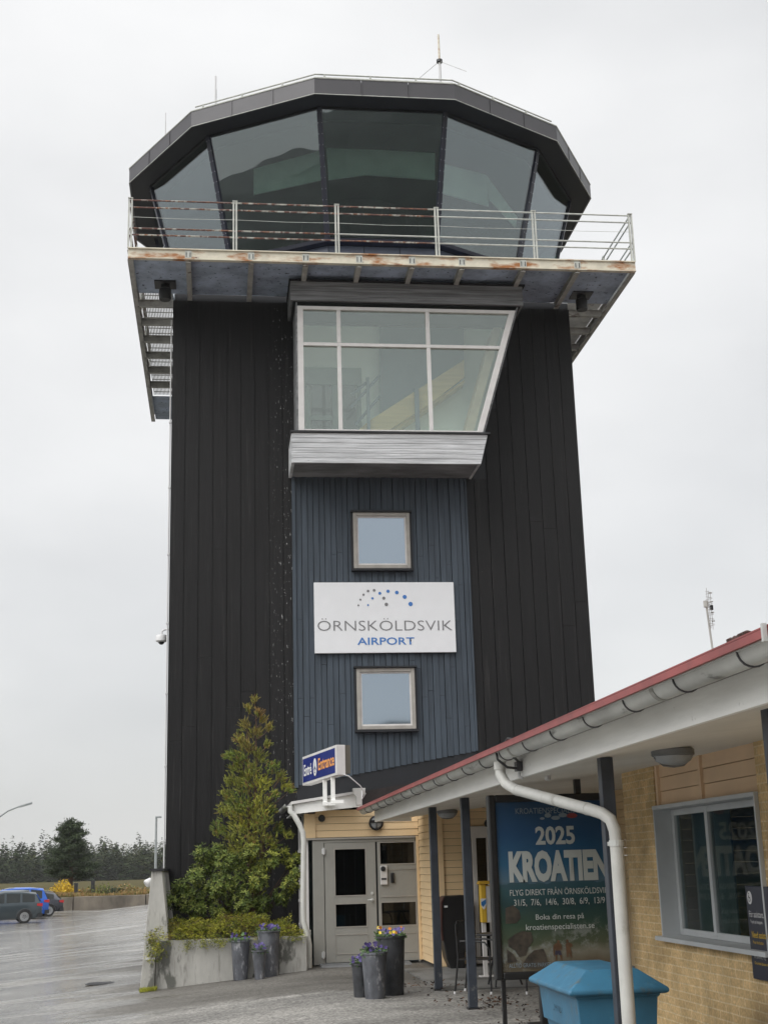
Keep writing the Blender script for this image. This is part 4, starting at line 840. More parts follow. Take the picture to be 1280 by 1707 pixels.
mb = MB(); mb.hexa([(RX0 + .06, yf + .03, rz(RX0) - .17), (RX1, yf + .03, rz(RX1) - .2), (RX1, TY - .07, rz(RX1) - .2), (RX0 + .06, TY - .07, rz(RX0) - .17)], [(RX0 + .06, yf + .03, rz(RX0) - .15), (RX1, yf + .03, rz(RX1) - .18), (RX1, TY - .07, rz(RX1) - .18), (RX0 + .06, TY - .07, rz(RX0) - .15)]); mb.build('soffit', M['white_paint'], AN)
def half_gutter(mb, a, b, r, n=10, th=.004):
    a, b = Vector(a), Vector(b); d = (b - a).normalized(); s = d.cross(Vector((0, 0, 1))).normalized()
    def arc(p, r_): return [p + s * math.cos(PI * k / n) * r_ - Vector((0, 0, 1)) * math.sin(PI * k / n) * r_ for k in range(n + 1)]
    o1, i1 = arc(a, r), arc(a, r - th); o2, i2 = arc(b, r), arc(b, r - th)
    mb.loft([o1 + i1[::-1], o2 + i2[::-1]], True)
mb = MB(); half_gutter(mb, (RX0 - .03, yf - .1, rz(RX0) - .01), (RX0 - .03, TY - .1, rz(RX0) - .01), .065); mb.build('gutter', M['gutter'], AN, smooth=True)
pb = at(512, 1608, 23.75); px_ = RX0 + .03
pw = [(RX0 - .0, yf - .06, rz(RX0) - .05), (RX0 + .0, yf - .07, rz(RX0) - .14)] + [tuple(at(x, y, 23.8)) for x, y in ((489.5, 1358), (499, 1374), (505, 1388), (506.3, 1402), (505.5, 1500), (506, 1535), (513, 1562), (515.5, 1575))] + [tuple(at(515.5, 1614, 23.75))]
mb = MB(); mb.tube(pw, .047, 12); mb.build('downpipe', M['pipe_white'], AN, smooth=True)
# white hopper at the end of the long gutter
hp = on('Y', 23.7, 598, 1316); mb = MB()
mb.loft([[hp + Vector((sx_ * w_, sy_ * .08, zz)) for sx_, sy_ in ((-1, -1), (1, -1), (1, 1), (-1, 1))] for w_, zz in ((.11, .02), (.10, -.07), (.05, -.13), (.045, -.27))]); mb.build('rain_hopper', M['pipe_white'], AN, bevel=.006)
mb = MB(); mb.hexa([(2.5, 24.22, 2.6), (5.2, 24.22, 3.0), (5.2, TY - .07, 3.0), (2.5, TY - .07, 2.6)], [(2.5, 24.22, 2.93), (5.2, 24.22, 3.32), (5.2, TY - .07, 3.32), (2.5, TY - .07, 2.93)]); mb.build('flashing', mat('brown stained flashing', (.018, .012, .011), .6, var=.5, scale=5), AN)
# entrance sign --------------------------------------------------
n0, n1 = Vector((1.995, 23.15)), Vector((1.512, 24.75)); dv = (n1 - n0).normalized(); sd_ = Vector((-dv.y, dv.x)) * -1       # sd_ points away from the face (to the right)
if sd_.x < 0: sd_ = -sd_
zb_, zt_ = 3.16, 3.67
t = thing('entrance_sign', 'blue lit box sign reading Entré Entrance standing on the porch roof edge', 'sign', (1.8, 23.8, 2.75))
def S3(u, side, z): p = n0 + dv * u + sd_ * side; return Vector((p.x, p.y, z - .045 * u))
LL = (n1 - n0).length; TH = .17
mb = MB(); mb.hexa([S3(0, 0, zb_), S3(LL, 0, zb_), S3(LL, TH, zb_), S3(0, TH, zb_)], [S3(0, 0, zt_), S3(LL, 0, zt_), S3(LL, TH, zt_), S3(0, TH, zt_)]); mb.build('casing', M['frame_white'], t, bevel=.008)
mb = MB(); mb.hexa([S3(0.02, TH + .004, zb_ + .03), S3(LL, TH + .004, zb_ + .03), S3(LL, TH + .1, zb_ + .03), S3(.02, TH + .1, zb_ + .03)], [S3(.02, TH + .004, zt_), S3(LL, TH + .004, zt_), S3(LL, TH + .1, zt_), S3(.02, TH + .1, zt_)]); mb.build('back_box', mat('dull bronze box', (.10, .09, .07), .6), t)
mb = MB(); mb.hexa([S3(.05, -.006, zb_ + .045), S3(LL - .04, -.006, zb_ + .045), S3(LL - .04, .0, zb_ + .045), S3(.05, 0, zb_ + .045)], [S3(.05, -.006, zt_ - .045), S3(LL - .04, -.006, zt_ - .045), S3(LL - .04, 0, zt_ - .045), S3(.05, 0, zt_ - .045)]); mb.build('sign_face', mat('blue violet acrylic', (.018, .03, .17), .25, var=.1), t)
UP = Vector((0, 0, 1))
lettering('Entré', S3(LL * .93, -.007, zb_ + .16), S3(LL * .70, -.007, zb_ + .16), UP * .20, M['text_white'], t, bold=.02)
lettering('Entrance', S3(LL * .50, -.007, zb_ + .18), S3(.07, -.007, zb_ + .18), UP * .21, M['text_orange'], t, bold=.02)
lo = MB(); c = S3(LL * .60, -.010, zb_ + .255); disc(lo, c, .085, -Vector((dv.x, dv.y, 0)), UP, ry=.155, n=24); lo.build('emblem', M['text_white'], t)
lo = MB(); r_ = -Vector((dv.x, dv.y, 0)); c2 = S3(LL * .60, -.0125, zb_ + .255)
lo.quad(*[c2 + r_ * x * .01 + UP * y * .01 for x, y in ((0, 11), (1, 7), (1, 2), (6, -4), (6, -6), (1, -3), (1, -8), (3, -11), (-3, -11), (-1, -8), (-1, -3), (-6, -6), (-6, -4), (-1, 2), (-1, 7))]); lo.build('emblem_plane', mat('dark blue print', (.02, .03, .12), .4), t)
for u in (.42, .95):
    mb = MB(); p = S3(u * .72, .05, 0); mb.box((p.x - .035, p.y - .03, 2.62 + (p.x - RX0) * .135), (p.x + .035, p.y + .03, zb_ - .002)); mb.build('leg', M['white_paint'], t)
    mb = MB(); mb.box((p.x - .04, p.y - .05, 2.60 + (p.x - RX0) * .135), (p.x + .18, p.y + .02, 2.66 + (p.x - RX0) * .135)); mb.build('foot', M['white_paint'], t)
mb = MB(); a = S3(.01, TH * .6, zb_ + .02); mb.tube([a, a + Vector((.12, 0, -.04)), a + Vector((.32, .1, -.2)), a + Vector((.42, .2, -.33)), a + Vector((.36, .25, -.42)), hp + Vector((.05, 0, .03))], .009, 6); mb.build('cable', M['white_trim'], t, smooth=True)
# round lamp and vent over the door
t = thing('bulkhead_lamp', 'round black rimmed bulkhead lamp over the grey double door', 'lamp', tuple(at(626.5, 1372, AY)))
c = at(626.5, 1372, AY - .002); mb = MB(); mb.lathe(c, [(.125, 0), (.13, .05), (.105, .06), (.105, .03)], 24, (0, -1, 0), cap=False); mb.build('rim', M['black_plastic'], t, smooth=True)
mb = MB(); mb.lathe(c, [(.105, .03), (.09, .065), (.05, .085), (.01, .09)], 24, (0, -1, 0)); mb.build('diffuser', M['lamp_diffuser'], t, smooth=True)
mb = MB(); mb.box((c.x - .008, c.y - .10, c.z - .12), (c.x + .008, c.y - .06, c.z + .12)); mb.box((c.x - .12, c.y - .10, c.z + .0), (c.x + .12, c.y - .065, c.z + .05)); mb.build('guard_bar', M['black_plastic'], t)
c = at(536.5, 1363.5, AY - .004); t = thing('spot_lamp', 'small round black spot lamp left above the grey double door', 'lamp', tuple(c))
mb = MB(); mb.lathe(c, [(.055, 0), (.062, .06), (.05, .075), (.03, .07)], 20, (-.1, -1, -.15)); mb.build('housing', M['black_plastic'], t, smooth=True)
mb = MB(); mb.lathe(c + Vector((0, -.074, -.01)), [(.04, 0), (.03, .006)], 16, (-.1, -1, -.15)); mb.build('lens', M['dark_metal'], t)
c = at(812, 1372, 22.7); t = thing('spot_lamp', 'small black spot lamp on the white header of the glass entrance', 'lamp', tuple(c))
mb = MB(); mb.lathe(c, [(.05, -.05), (.055, .05), (.04, .07)], 16, (-.2, -1, -.3)); mb.build('housing', M['black_plastic'], t, smooth=True); mb = MB(); mb.tube([c, c + Vector((0, .08, .04))], .015); mb.build('bracket', M['black_plastic'], t)
c = at(803.5, 1342.5, 22.6); t = thing('fire_sounder', 'small dark red alarm sounder under the canopy near the glass entrance', 'alarm', tuple(c))
mb = MB(); mb.box((c.x - .045, 22.62, c.z - .035), (c.x + .045, 22.7, c.z + .035)); mb.build('housing', mat('dark red plastic', (.16, .02, .015), .4), t, bevel=.008); mb = MB(); mb.box((c.x - .04, 22.64, c.z - .09), (c.x - .01, 22.67, c.z - .038)); mb.build('bracket', M['siding'], t)

# ================================================================ terminal building
WX = 4.3; SXW, SZW = 2.72, 2.395
B = thing('terminal_building', 'yellow brick terminal with red sheet roof and canopy on slate blue posts', 'building', (5, 12, 0))
brick = bpy.data.materials.new('yellow brick'); brick.use_nodes = True; nt = brick.node_tree; b_ = nt.nodes['Principled BSDF']; n = nt.nodes.new; l = nt.links.new
tc = n('ShaderNodeTexCoord'); sx = n('ShaderNodeSeparateXYZ'); cx = n('ShaderNodeCombineXYZ'); l(tc.outputs['Object'], sx.inputs[0]); l(sx.outputs[1], cx.inputs[0]); l(sx.outputs[2], cx.inputs[1])
wn = n('ShaderNodeTexNoise'); wn.inputs['Scale'].default_value = 3; l(tc.outputs['Object'], wn.inputs['Vector'])
wm = n('ShaderNodeVectorMath'); wm.operation = 'MULTIPLY_ADD'; l(wn.outputs['Color'], wm.inputs[0]); wm.inputs[1].default_value = (.012, .012, 0); l(cx.outputs[0], wm.inputs[2])
br = n('ShaderNodeTexBrick'); br.inputs['Scale'].default_value = 1; br.inputs['Brick Width'].default_value = .30; br.inputs['Row Height'].default_value = .0735; br.inputs['Mortar Size'].default_value = .0065; br.inputs['Mortar Smooth'].default_value = .1; br.inputs['Bias'].default_value = .0
br.inputs['Color1'].default_value = (.68, .485, .245, 1); br.inputs['Color2'].default_value = (.56, .39, .19, 1); br.inputs['Mortar'].default_value = (.70, .55, .33, 1)
l(wm.outputs[0], br.inputs['Vector'])
n2 = n('ShaderNodeTexNoise'); n2.inputs['Scale'].default_value = 2.2; n2.inputs['Detail'].default_value = 9; n2.inputs['Roughness'].default_value = .68; l(tc.outputs['Object'], n2.inputs['Vector'])
mr = n('ShaderNodeMapRange'); mr.inputs[1].default_value = .3; mr.inputs[2].default_value = .7; mr.inputs[3].default_value = .62; mr.inputs[4].default_value = 1.3; l(n2.outputs[0], mr.inputs[0])
v2 = n('ShaderNodeVectorMath'); v2.operation = 'SCALE'; l(br.outputs[0], v2.inputs[0]); l(mr.outputs[0], v2.inputs[3])
n4 = n('ShaderNodeTexNoise'); n4.inputs['Scale'].default_value = 40; n4.inputs['Detail'].default_value = 4; l(tc.outputs['Object'], n4.inputs['Vector'])
mr4 = n('ShaderNodeMapRange'); mr4.inputs[1].default_value = .3; mr4.inputs[2].default_value = .7; mr4.inputs[3].default_value = .8; mr4.inputs[4].default_value = 1.2; l(n4.outputs[0], mr4.inputs[0])
v3 = n('ShaderNodeVectorMath'); v3.operation = 'SCALE'; l(v2.outputs[0], v3.inputs[0]); l(mr4.outputs[0], v3.inputs[3])
# darker round patch low on the wall
vd = n('ShaderNodeVectorMath'); vd.operation = 'DISTANCE'; vd.inputs[1].default_value = (WX - 5, 10.9 - 12, .08); l(tc.outputs['Object'], vd.inputs[0])
mr5 = n('ShaderNodeMapRange'); mr5.inputs[1].default_value = .15; mr5.inputs[2].default_value = .62; mr5.inputs[3].default_value = .42; mr5.inputs[4].default_value = 1; l(vd.outputs['Value'], mr5.inputs[0])
v5 = n('ShaderNodeVectorMath'); v5.operation = 'SCALE'; l(v3.outputs[0], v5.inputs[0]); l(mr5.outputs[0], v5.inputs[3])
l(v5.outputs[0], b_.inputs['Base Color']); b_.inputs['Roughness'].default_value = .85
bp = n('ShaderNodeBump'); bp.inputs['Strength'].default_value = .7; bp.inputs['Distance'].default_value = .006; bp.invert = True
mxh = n('ShaderNodeMath'); mxh.operation = 'MULTIPLY_ADD'; l(n4.outputs[0], mxh.inputs[0]); mxh.inputs[1].default_value = -.5; l(br.outputs['Fac'], mxh.inputs[2]); l(mxh.outputs[0], bp.inputs['Height']); l(bp.outputs[0], b_.inputs['Normal'])
# window opening in the brick wall (far edge, near edge, sill, head)
wy1, wy0 = on('X', WX, 1092, 1345).y, on('X', WX, 1240, 1500).y - .15; wz0, wz1 = .912, 2.135; wtop = 2.53
wy0 = min(wy0, 10.55)
WE = 14.25; WN = 5.2
mb = MB()
mb.box((WX, wy1, -.1), (WX + .25, WE, 2.56)); mb.box((WX, WN, -.1), (WX + .25, wy0, 2.56)); mb.box((WX, wy0, -.1), (WX + .25, wy1, wz0))
mb.build('brick_wall', brick, B)
mb = MB(); boards_h(mb, wy0 + .0, wy1 - .0, wz1 + .012, 2.56, WX + .03, WX + .12, .135, 'Y')
for y in (wy1 - .06, (on('X', WX, 1164, 1300)).y): mb.box((WX + .005, y - .03, wz1 + .01), (WX + .06, y + .03, 2.56))
mb.build('siding_panel', mat('peach siding', (.72, .52, .34), .6, var=.06, scale=2), B)
grw = mat('grey white window metal', (.50, .52, .53), .45, var=.06)
mb = MB(); dpt = .20
mb.box((WX - .035, wy1 - .03, wz0), (WX + dpt, wy1 - .002, wz1)); mb.box((WX - .035, wy0 + .002, wz0), (WX + dpt, wy0 + .03, wz1)); mb.box((WX - .04, wy0, wz1 - .03), (WX + dpt, wy1, wz1 + .008))
for y in (wy1 - .03 - .035, (on('X', WX + .16, 1186, 1450)).y, wy0 + .065): mb.box((WX + dpt - .06, y - .035, wz0 + .03), (WX + dpt, y + .035, wz1 - .032))
mb.box((WX + dpt - .055, wy0 + .03, wz1 - .09), (WX + dpt - .005, wy1 - .03, wz1 - .032)); mb.box((WX + dpt - .055, wy0 + .03, wz0 + .01), (WX + dpt - .005, wy1 - .03, wz0 + .07))
WI = mb.build('window', grw, B, bevel=.004)
mb = MB(); mb.hexa([(WX - .09, wy0 - .06, wz0 - .035), (WX + dpt, wy0 - .06, wz0 - .02), (WX + dpt, wy1 + .05, wz0 - .02), (WX - .09, wy1 + .05, wz0 - .035)], [(WX - .09, wy0 - .06, wz0 + .003), (WX + dpt, wy0 - .06, wz0 + .008), (WX + dpt, wy1 + .05, wz0 + .008), (WX - .09, wy1 + .05, wz0 + .003)]); mb.build('sill', grw, WI)
mb = MB(); mb.box((WX + dpt - .035, wy0 + .03, wz0 + .05), (WX + dpt - .025, wy1 - .03, wz1 - .05)); mb.build('pane', glass('building window pane', (.62, .68, .68), 1.27, (1, 1, 1), .01, wave=.02), WI)
mb = MB(); ym_ = (on('X', WX + .16, 1186, 1450)).y; yb0 = ym_
x = 0; cur = MB(); y = wy1 - .1
while y > ym_ - .1: cur.box((WX + .32, y - .045, wz0), (WX + .34, y, wz1)); y -= .05
cur.build('curtain', mat('grey vertical blind', (.30, .33, .33), .8, var=.1), WI)
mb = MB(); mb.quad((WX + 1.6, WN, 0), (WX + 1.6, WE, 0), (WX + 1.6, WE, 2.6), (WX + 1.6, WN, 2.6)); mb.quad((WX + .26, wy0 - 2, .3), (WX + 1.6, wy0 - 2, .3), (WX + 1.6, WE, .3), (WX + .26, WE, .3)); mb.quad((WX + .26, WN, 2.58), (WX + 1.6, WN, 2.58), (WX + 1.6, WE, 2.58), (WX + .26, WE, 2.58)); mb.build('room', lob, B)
# back wall, boarding and glass entrance round the corner
mb = MB(); boards_h(mb, 3.735, 4.18, .05, 2.56, 22.82, 22.9, .118); mb.box((4.12, 22.80, .05), (4.2, 22.86, 2.5)); boards_h(mb, 4.9, 6.4, 2.25, 2.74, 22.82, 22.9, .118); boards_h(mb, 4.205, 4.9, 2.25, 2.62, 22.82, 22.9, .118); mb.build('boarded_wall', M['siding'], B)
mb = MB(); mb.box((4.2, 22.74, 2.05), (6.4, 22.86, 2.24)); mb.box((4.215, 22.76, .05), (4.285, 22.84, 2.05)); mb.box((4.46, 22.76, .05), (4.52, 22.84, 2.05)); mb.box((5.0, 22.76, .05), (5.06, 22.84, 2.05)); mb.box((4.285, 22.77, .05), (6.3, 22.83, .16)); mb.box((5.62, 22.76, .05), (5.68, 22.84, 2.05)); E_ = mb.build('glass_entrance', M['frame_white'], B, bevel=.004)
mb = MB(); mb.box((4.285, 22.80, .16), (6.3, 22.81, 2.05)); mb.build('pane', M['pane_dark'], E_)
mb = MB(); mb.quad((4.2, 23.6, .03), (6.4, 23.6, .03), (6.4, 23.6, 2.3), (4.2, 23.6, 2.3)); mb.build('vestibule', mat('beige vestibule wall', (.35, .31, .25), .8), B)
mb = MB(); boards_h(mb, 14.36, 22.8, .05, 2.72, 6.35, 6.45, .118, 'Y'); boards_h(mb, 4.56, 6.35, .05, 2.66, 14.27, 14.35, .118); mb.build('recess_wall', M['siding'], B)
# canopy
YN, YF = 4.6, 23.62
def sz(x): return SZW + (x - SXW) * .088
mb = MB(); mb.hexa([(SXW + .005, YN, sz(SXW)), (6.5, YN, sz(6.5)), (6.5, YF - .03, sz(6.5)), (SXW + .005, YF - .03, sz(SXW))], [(SXW + .005, YN, sz(SXW) + .02), (6.5, YN, sz(6.5) + .02), (6.5, YF - .03, sz(6.5) + .02), (SXW + .005, YF - .03, sz(SXW) + .02)]); mb.build('canopy_soffit', mat('cream white soffit', (.74, .71, .65), .6, var=.06, scale=1.2), B)
mb = MB(); mb.box((SXW - .035, YN, 2.375), (SXW, 14.0, 2.565)); mb.box((SXW - .035, 14.004, 2.375), (SXW, YF, 2.565)); mb.box((SXW - .037, YF - .03, 2.38), (SXW + .6, YF, 2.56)); mb.build('fascia', M['white_paint'], B)
mb = MB(); mb.box((SXW - .10, YN, 2.568), (SXW + .2, YF, 2.60)); mb.build('eaves_board', mat('shaded eaves board', (.20, .19, .17), .8, var=.2), B)  # dark colour stands in for the shaded gap above the fascia
GXc, GZc, GR = 2.50, 2.585, .075
mb = MB(); half_gutter(mb, (GXc, YN, GZc), (GXc, YF + .06, GZc), GR, 12); mb.tube([(GXc - GR, YN, GZc), (GXc - GR, YF + .06, GZc)], .011, 6); GU = mb.build('gutter', M['gutter'], B, smooth=True)
mb = MB(); y = 5.1
while y < YF:
    pts = [(GXc + (GR + .004) * math.cos(PI + PI * k / 10) * 1, y, GZc - (GR + .004) * math.sin(PI * k / 10)) for k in range(11)]
    mb.tube(pts, .0062, 5); mb.box((GXc - .09, y - .012, GZc + .006), (GXc - .055, y + .012, GZc + .022)); mb.box((GXc + .06, y - .012, GZc), (SXW - .04, y + .012, GZc + .012)); y += .93
mb.build('gutter_bracket', M['fascia_metal'], GU)
y = 7.35
while y < YF - 1: mb = MB(); mb.loft([[(GXc + (GR + r_) * math.cos(PI + PI * k / 8), y + dy, GZc - (GR + r_) * math.sin(PI * k / 8)) for k in range(9)] for r_, dy in ((.002, -.03), (.005, -.03), (.005, .03), (.002, .03))], False, False); y += 3.9; mb.build('gutter_joint', M['steel_grey'], GU)
# roof: red sheet with folded drip edge
rp_ = lambda x: 2.612 + (x - 2.42) * .165
mb = MB(); mb.hexa([(2.40, YN, 2.60), (10.5, YN, rp_(10.5) - .05), (10.5, YF + .02, rp_(10.5) - .05), (2.40, YF + .02, 2.60)], [(2.40, YN, 2.613), (10.5, YN, rp_(10.5)), (10.5, YF + .02, rp_(10.5)), (2.40, YF + .02, 2.613)]); RF = mb.build('roof', M['low_bounce_roof'], B)
mb = MB(); mb.box((2.378, YN, 2.575), (2.398, YF + .02, 2.614)); mb.box((2.378, YN, 2.616), (2.60, YF + .02, 2.624)); mb.build('drip_edge', M['red_roof'], RF)
mb = MB(); y = YN
while y < YF: mb.hexa([(2.47, y, 2.622), (10.5, y, rp_(10.5)), (10.5, y + .02, rp_(10.5)), (2.47, y + .02, 2.622)], [(2.47, y, 2.634), (10.5, y, rp_(10.5) + .03), (10.5, y + .02, rp_(10.5) + .03), (2.47, y + .02, 2.634)]); y += .62
mb.build('standing_seam', M['low_bounce_roof'], RF)
q = on('X', 2.40, 1232, 1070); mb = MB(); rb = random.Random(2)
for k in range(5): c = Vector((2.40, q.y - .10 + k * .05, 2.63)); mb.lathe(c, [(.022, -.01), (.014 + .012 * rb.random(), .008), (.006, .016)], 7)
mb.build('roof_debris', mat('rotting leaves', (.05, .025, .02), .9), RF)
mb = MB(); q = on('X', 2.42, 1258, 1072); mb.box((2.355, q.y - .25, 2.55), (2.376, q.y - .23, 2.63)); mb.build('snow_hook', M['gutter'], RF)
# posts
for y, top in ((18.875, 0), (16.337, 0), (10.32, 0), (7.02, 0)):
    mb = MB(); x = 2.955 if y > 11 else 2.99; mb.box((x - .05, y - .05, .02), (x + .05, y + .05, sz(x) - .003)); PO = mb.build('post', M['post_dark'], B, bevel=.004)
    mb = MB(); mb.box((x - .07, y - .07, -.01), (x + .07, y + .07, .018)); mb.build('base_plate', M['dark_metal'], PO)
# downpipe of the canopy
g0 = Vector((GXc, on('X', GXc, 833, 1275).y, GZc - GR)); e1_ = on('Y', 10.0, 1016, 1362)
pts = [g0, g0 + Vector((0, 0, -.10)), g0 + Vector((.03, -.06, -.185)), g0 + Vector((.09, -.2, -.25))]
far_ = on('Y', 10.35, 985, 1350); pts += [far_, on('Y', 10.22, 1003, 1356), on('Y', 10.16, 1017, 1366), on('Y', 10.14, 1024, 1384), on('Y', 10.14, 1027, 1410)]
mb = MB(); mb.tube(pts, .047, 16); mb.tube([g0 + Vector((0, 0, .01)), g0 + Vector((0, 0, -.06))], .055, 16); dp = mb.build('downpipe', M['pipe_white'], B, smooth=True)
lo_ = on('Y', 10.14, 1027, 1405); mb = MB(); mb.tube([lo_, Vector((lo_.x, 10.14, .0))], .051, 16); mb.build('downpipe', M['pipe_white'], B, smooth=True)
mb = MB()
for z in (lo_.z,): mb.tube([Vector((lo_.x, 10.14, z + .02)), Vector((lo_.x, 10.14, z - .025))], .056, 16)
mb.box((lo_.x - .03, 10.14, lo_.z - .02), (2.95, 10.27, lo_.z + .01)); mb.build('pipe_clip', M['gutter'], dp)
for p_, q_ in ((pts[3], pts[4]),):
    for k in (.02, .95): c = p_.lerp(q_, k); mb = MB(); mb.tube([c, c + (q_ - p_).normalized() * .03], .0505, 16); mb.build('pipe_joint', M['pipe_white'], dp, smooth=True)
# black cable and junction box on the fascia
jb = on('X', SXW - .04, 868, 1277); t = thing('junction_box', 'grey junction box with looping black cable on the white fascia', 'junction box', tuple(jb))
mb = MB(); mb.box((jb.x - .05, jb.y - .055, jb.z - .045), (jb.x + .003, jb.y + .055, jb.z + .04)); mb.build('box', M['fascia_metal'], t, bevel=.006)
mb = MB(); mb.tube([jb + Vector((-.02, .0, .04)), on('X', 2.5, 856, 1262), on('X', 2.42, 838, 1243), on('X', 2.44, 846, 1231), on('X', 2.47, 858, 1233)], .011, 8); mb.tube([jb + Vector((-.02, .02, -.02)), on('X', 2.5, 845, 1279), on('X', 2.42, 829, 1266), on('X', 2.42, 827, 1254)], .011, 8); mb.build('cable', M['black_plastic'], t, smooth=True)
mb = MB(); mb.tube([jb + Vector((-.02, 0, -.045)), jb + Vector((-.02, -.0, -.09)), jb + Vector((.0, -.05, -.11))], .012, 8); mb.build('drip_loop', M['white_trim'], t, smooth=True)
# soffit lamps
for px, py, Z, lb, gl in ((1120, 1248, sz(3.5), 'large round ribbed lamp under the canopy in front of the brick wall', 1), (745, 1350, sz(3.58), 'small round lamp under the far end of the canopy', 0)):
    p = on('Z', Z, px, py); t = thing('canopy_lamp', lb, 'lamp', tuple(p), 'lamps under the canopy')
    mb = MB(); mb.lathe((p.x, p.y, Z), [(.155, 0), (.165, -.01), (.165, -.05), (.15, -.06)], 28); mb.build('housing', mat('grey lamp housing', (.16, .165, .17), .5), t, smooth=True)
    mb = MB(); mb.lathe((p.x, p.y, Z - .058), [(.15, 0), (.135, -.035), (.09, -.062), (.02, -.072)], 28); mb.build('diffuser', M['lamp_diffuser'], t, smooth=True)
    mb = MB(); mb.tube([(p.x - .15, p.y, Z - .065), (p.x - .08, p.y, Z - .127), (p.x + .0, p.y, Z - .137), (p.x + .08, p.y, Z - .127), (p.x + .15, p.y, Z - .065)], .009, 6); mb.build('guard', mat('grey lamp guard', (.16, .165, .17), .5), t, smooth=True)
mb = MB(); c = on('Z', sz(3.1), 912 / 1, 1292); mb.lathe((c.x, c.y, sz(c.x)), [(.03, 0), (.03, -.04), (.01, -.05)], 12); tag(mb.build('motion_sensor', M['white_trim'], None), 'small white sensor under the canopy above the travel poster', 'sensor')
# television aerial on the roof
ab = on('Y', 12.5, 1187, 1083); at_ = on('Y', 12.5, 1177, 985); zr = rp_(ab.x) - .1
t = thing('television_aerial', 'grey television aerial with stacked elements rising behind the red roof', 'aerial', (ab.x, 12.5, zr))
def AE(x, y, Y=12.5): return on('Y', Y, x, y)
base = Vector((ab.x + .02, 12.5, zr)); mb = MB(); mb.tube([base, AE(1187, 1083), AE(1175.5, 1001)], .011); mb.lathe(AE(1176, 1007), [(.026, -.03), (.026, .03)], 8); mb.build('mast', M['steel_grey'], t)
mb = MB()
for o, Yo in ((0, 12.44), (3, 12.5), (6.5, 12.56)): mb.tube([AE(1176.5 + o, 980 + o * 1.5, Yo), AE(1181.5 + o, 1046 + o * .5, Yo)], .0028, 4)
for k in range(14): y = 986 + k * 4.4; mb.tube([AE(1175 + k * .42, y, 12.42), AE(1185 + k * .42, y + 1.5 * (-1) ** k, 12.58)], .0026, 4)
for y in (988.5, 1003, 1021, 1035.5): mb.tube([AE(1181 + (y - 988) * .1, y, 12.55), AE(1186 + (y - 988) * .1, y - .5, 12.55)], .006, 5)
mb.build('elements', M['steel_grey'], t); mb = MB(); c = AE(1185, 1012, 12.55); mb.box(c - Vector((.012, .015, .03)), c + Vector((.015, .015, .02))); mb.build('balun', M['black_plastic'], t, bevel=.004)
# assistance sign ----------------------------------------------------
AXs = WX - .03; s0, s1 = on('X', AXs, 1241, 1477), on('X', AXs, 1254.5, 1631); ynear = s0.y - 1.1
t = thing('assistance_sign', 'dark blue assistance notice with wheelchair symbol on the brick wall', 'sign', (AXs, s0.y, s1.z))
yL = (s0.y + s1.y) / 2; zA, zB = s0.z, s1.z
mb = MB(); mb.box((AXs, ynear, zB), (AXs + .025, yL, zA)); mb.build('board', mat('midnight blue sign board', (.014, .016, .035), .35, var=.1), t, bevel=.004)
def z4(x, y): return on('X', AXs - .002, 1020 + x / 3.365, 1200 + y / 3.367)
hh = zA - zB; nm = Vector((-1, 0, 0))
def wtext(s, ya, wd, z, h, m, **k): lettering(s, (AXs - .001, yL - ya, zB + z), (AXs - .001, yL - ya - wd, zB + z), Vector((0, 0, h)), m, t, **k)
wtext('För assistans,', .05, .30, hh * .665, .052, M['text_white'], bold=.0); wtext('Tryck på knappen.', .065, .25, hh * .60, .026, M['text_white'])
wtext('Need assistance?', .07, .40, hh * .445, .052, M['text_yellow'], bold=.01); wtext('Press the button.', .08, .22, hh * .38, .026, M['text_yellow'])
wtext('Vid ankomst, ring', .07, .24, hh * .225, .024, M['text_white']); wtext('On arrival please call', .075, .28, hh * .16, .024, M['text_yellow'])
mb = MB(); c = Vector((AXs - .003, yL - .085, zB + hh * .875)); disc(mb, c, .052, (0, -1, 0), (0, 0, 1), 24); mb.build('symbol_disc', M['text_white'], t)
mb = MB(); e1, e2 = Vector((0, -1, 0)), Vector((0, 0, 1)); c2 = c + nm * .003
disc(mb, c2 + e1 * -.006 + e2 * .032, .007, e1, e2, 10); mb.quad(*[c2 + e1 * a + e2 * b for a, b in ((-.010, .022), (-.002, .022), (-.001, .004), (.015, .004), (.024, -.022), (.016, -.022), (.010, -.004), (-.010, -.004))])
for k in range(14):
    a0, a1 = math.radians(100 + k * 17), math.radians(117 + k * 17); mb.quad(*[c2 + e1 * (math.cos(a) * r - .004) + e2 * (math.sin(a) * r - .010) for a, r in ((a0, .018), (a1, .018), (a1, .023), (a0, .023))])
mb.build('wheelchair_symbol', mat('sign symbol blue', (.014, .016, .035), .4), t)
# ================================================================ poster display
PY = 14.0
def z2(x, y, Y=PY - .01): return on('Y', Y, 780 + x / 3.996, 1280 + y / 3.998)
pz1, pz0 = 2.325, .495; pX0, pX1 = z2(143, 900).x + .035, z2(143, 900).x + 1.32
t = thing('poster_display', 'tall black framed travel poster display under the canopy', 'poster display', ((pX0 + pX1) / 2, PY, 0))
mb = MB(); fw = .075
mb.box((pX0, PY, pz0), (pX0 + fw, PY + .14, pz1)); mb.box((pX1 - fw, PY, pz0), (pX1, PY + .14, pz1)); mb.box((pX0 + fw, PY, pz0), (pX1 - fw, PY + .14, pz0 + fw)); mb.box((pX0 + fw, PY, pz1 - fw), (pX1 - fw, PY + .14, pz1)); mb.box((pX0 + fw, PY + .04, pz0 + fw), (pX1 - fw, PY + .13, pz1 - fw)); mb.build('frame', M['black_plastic'], t, bevel=.015)
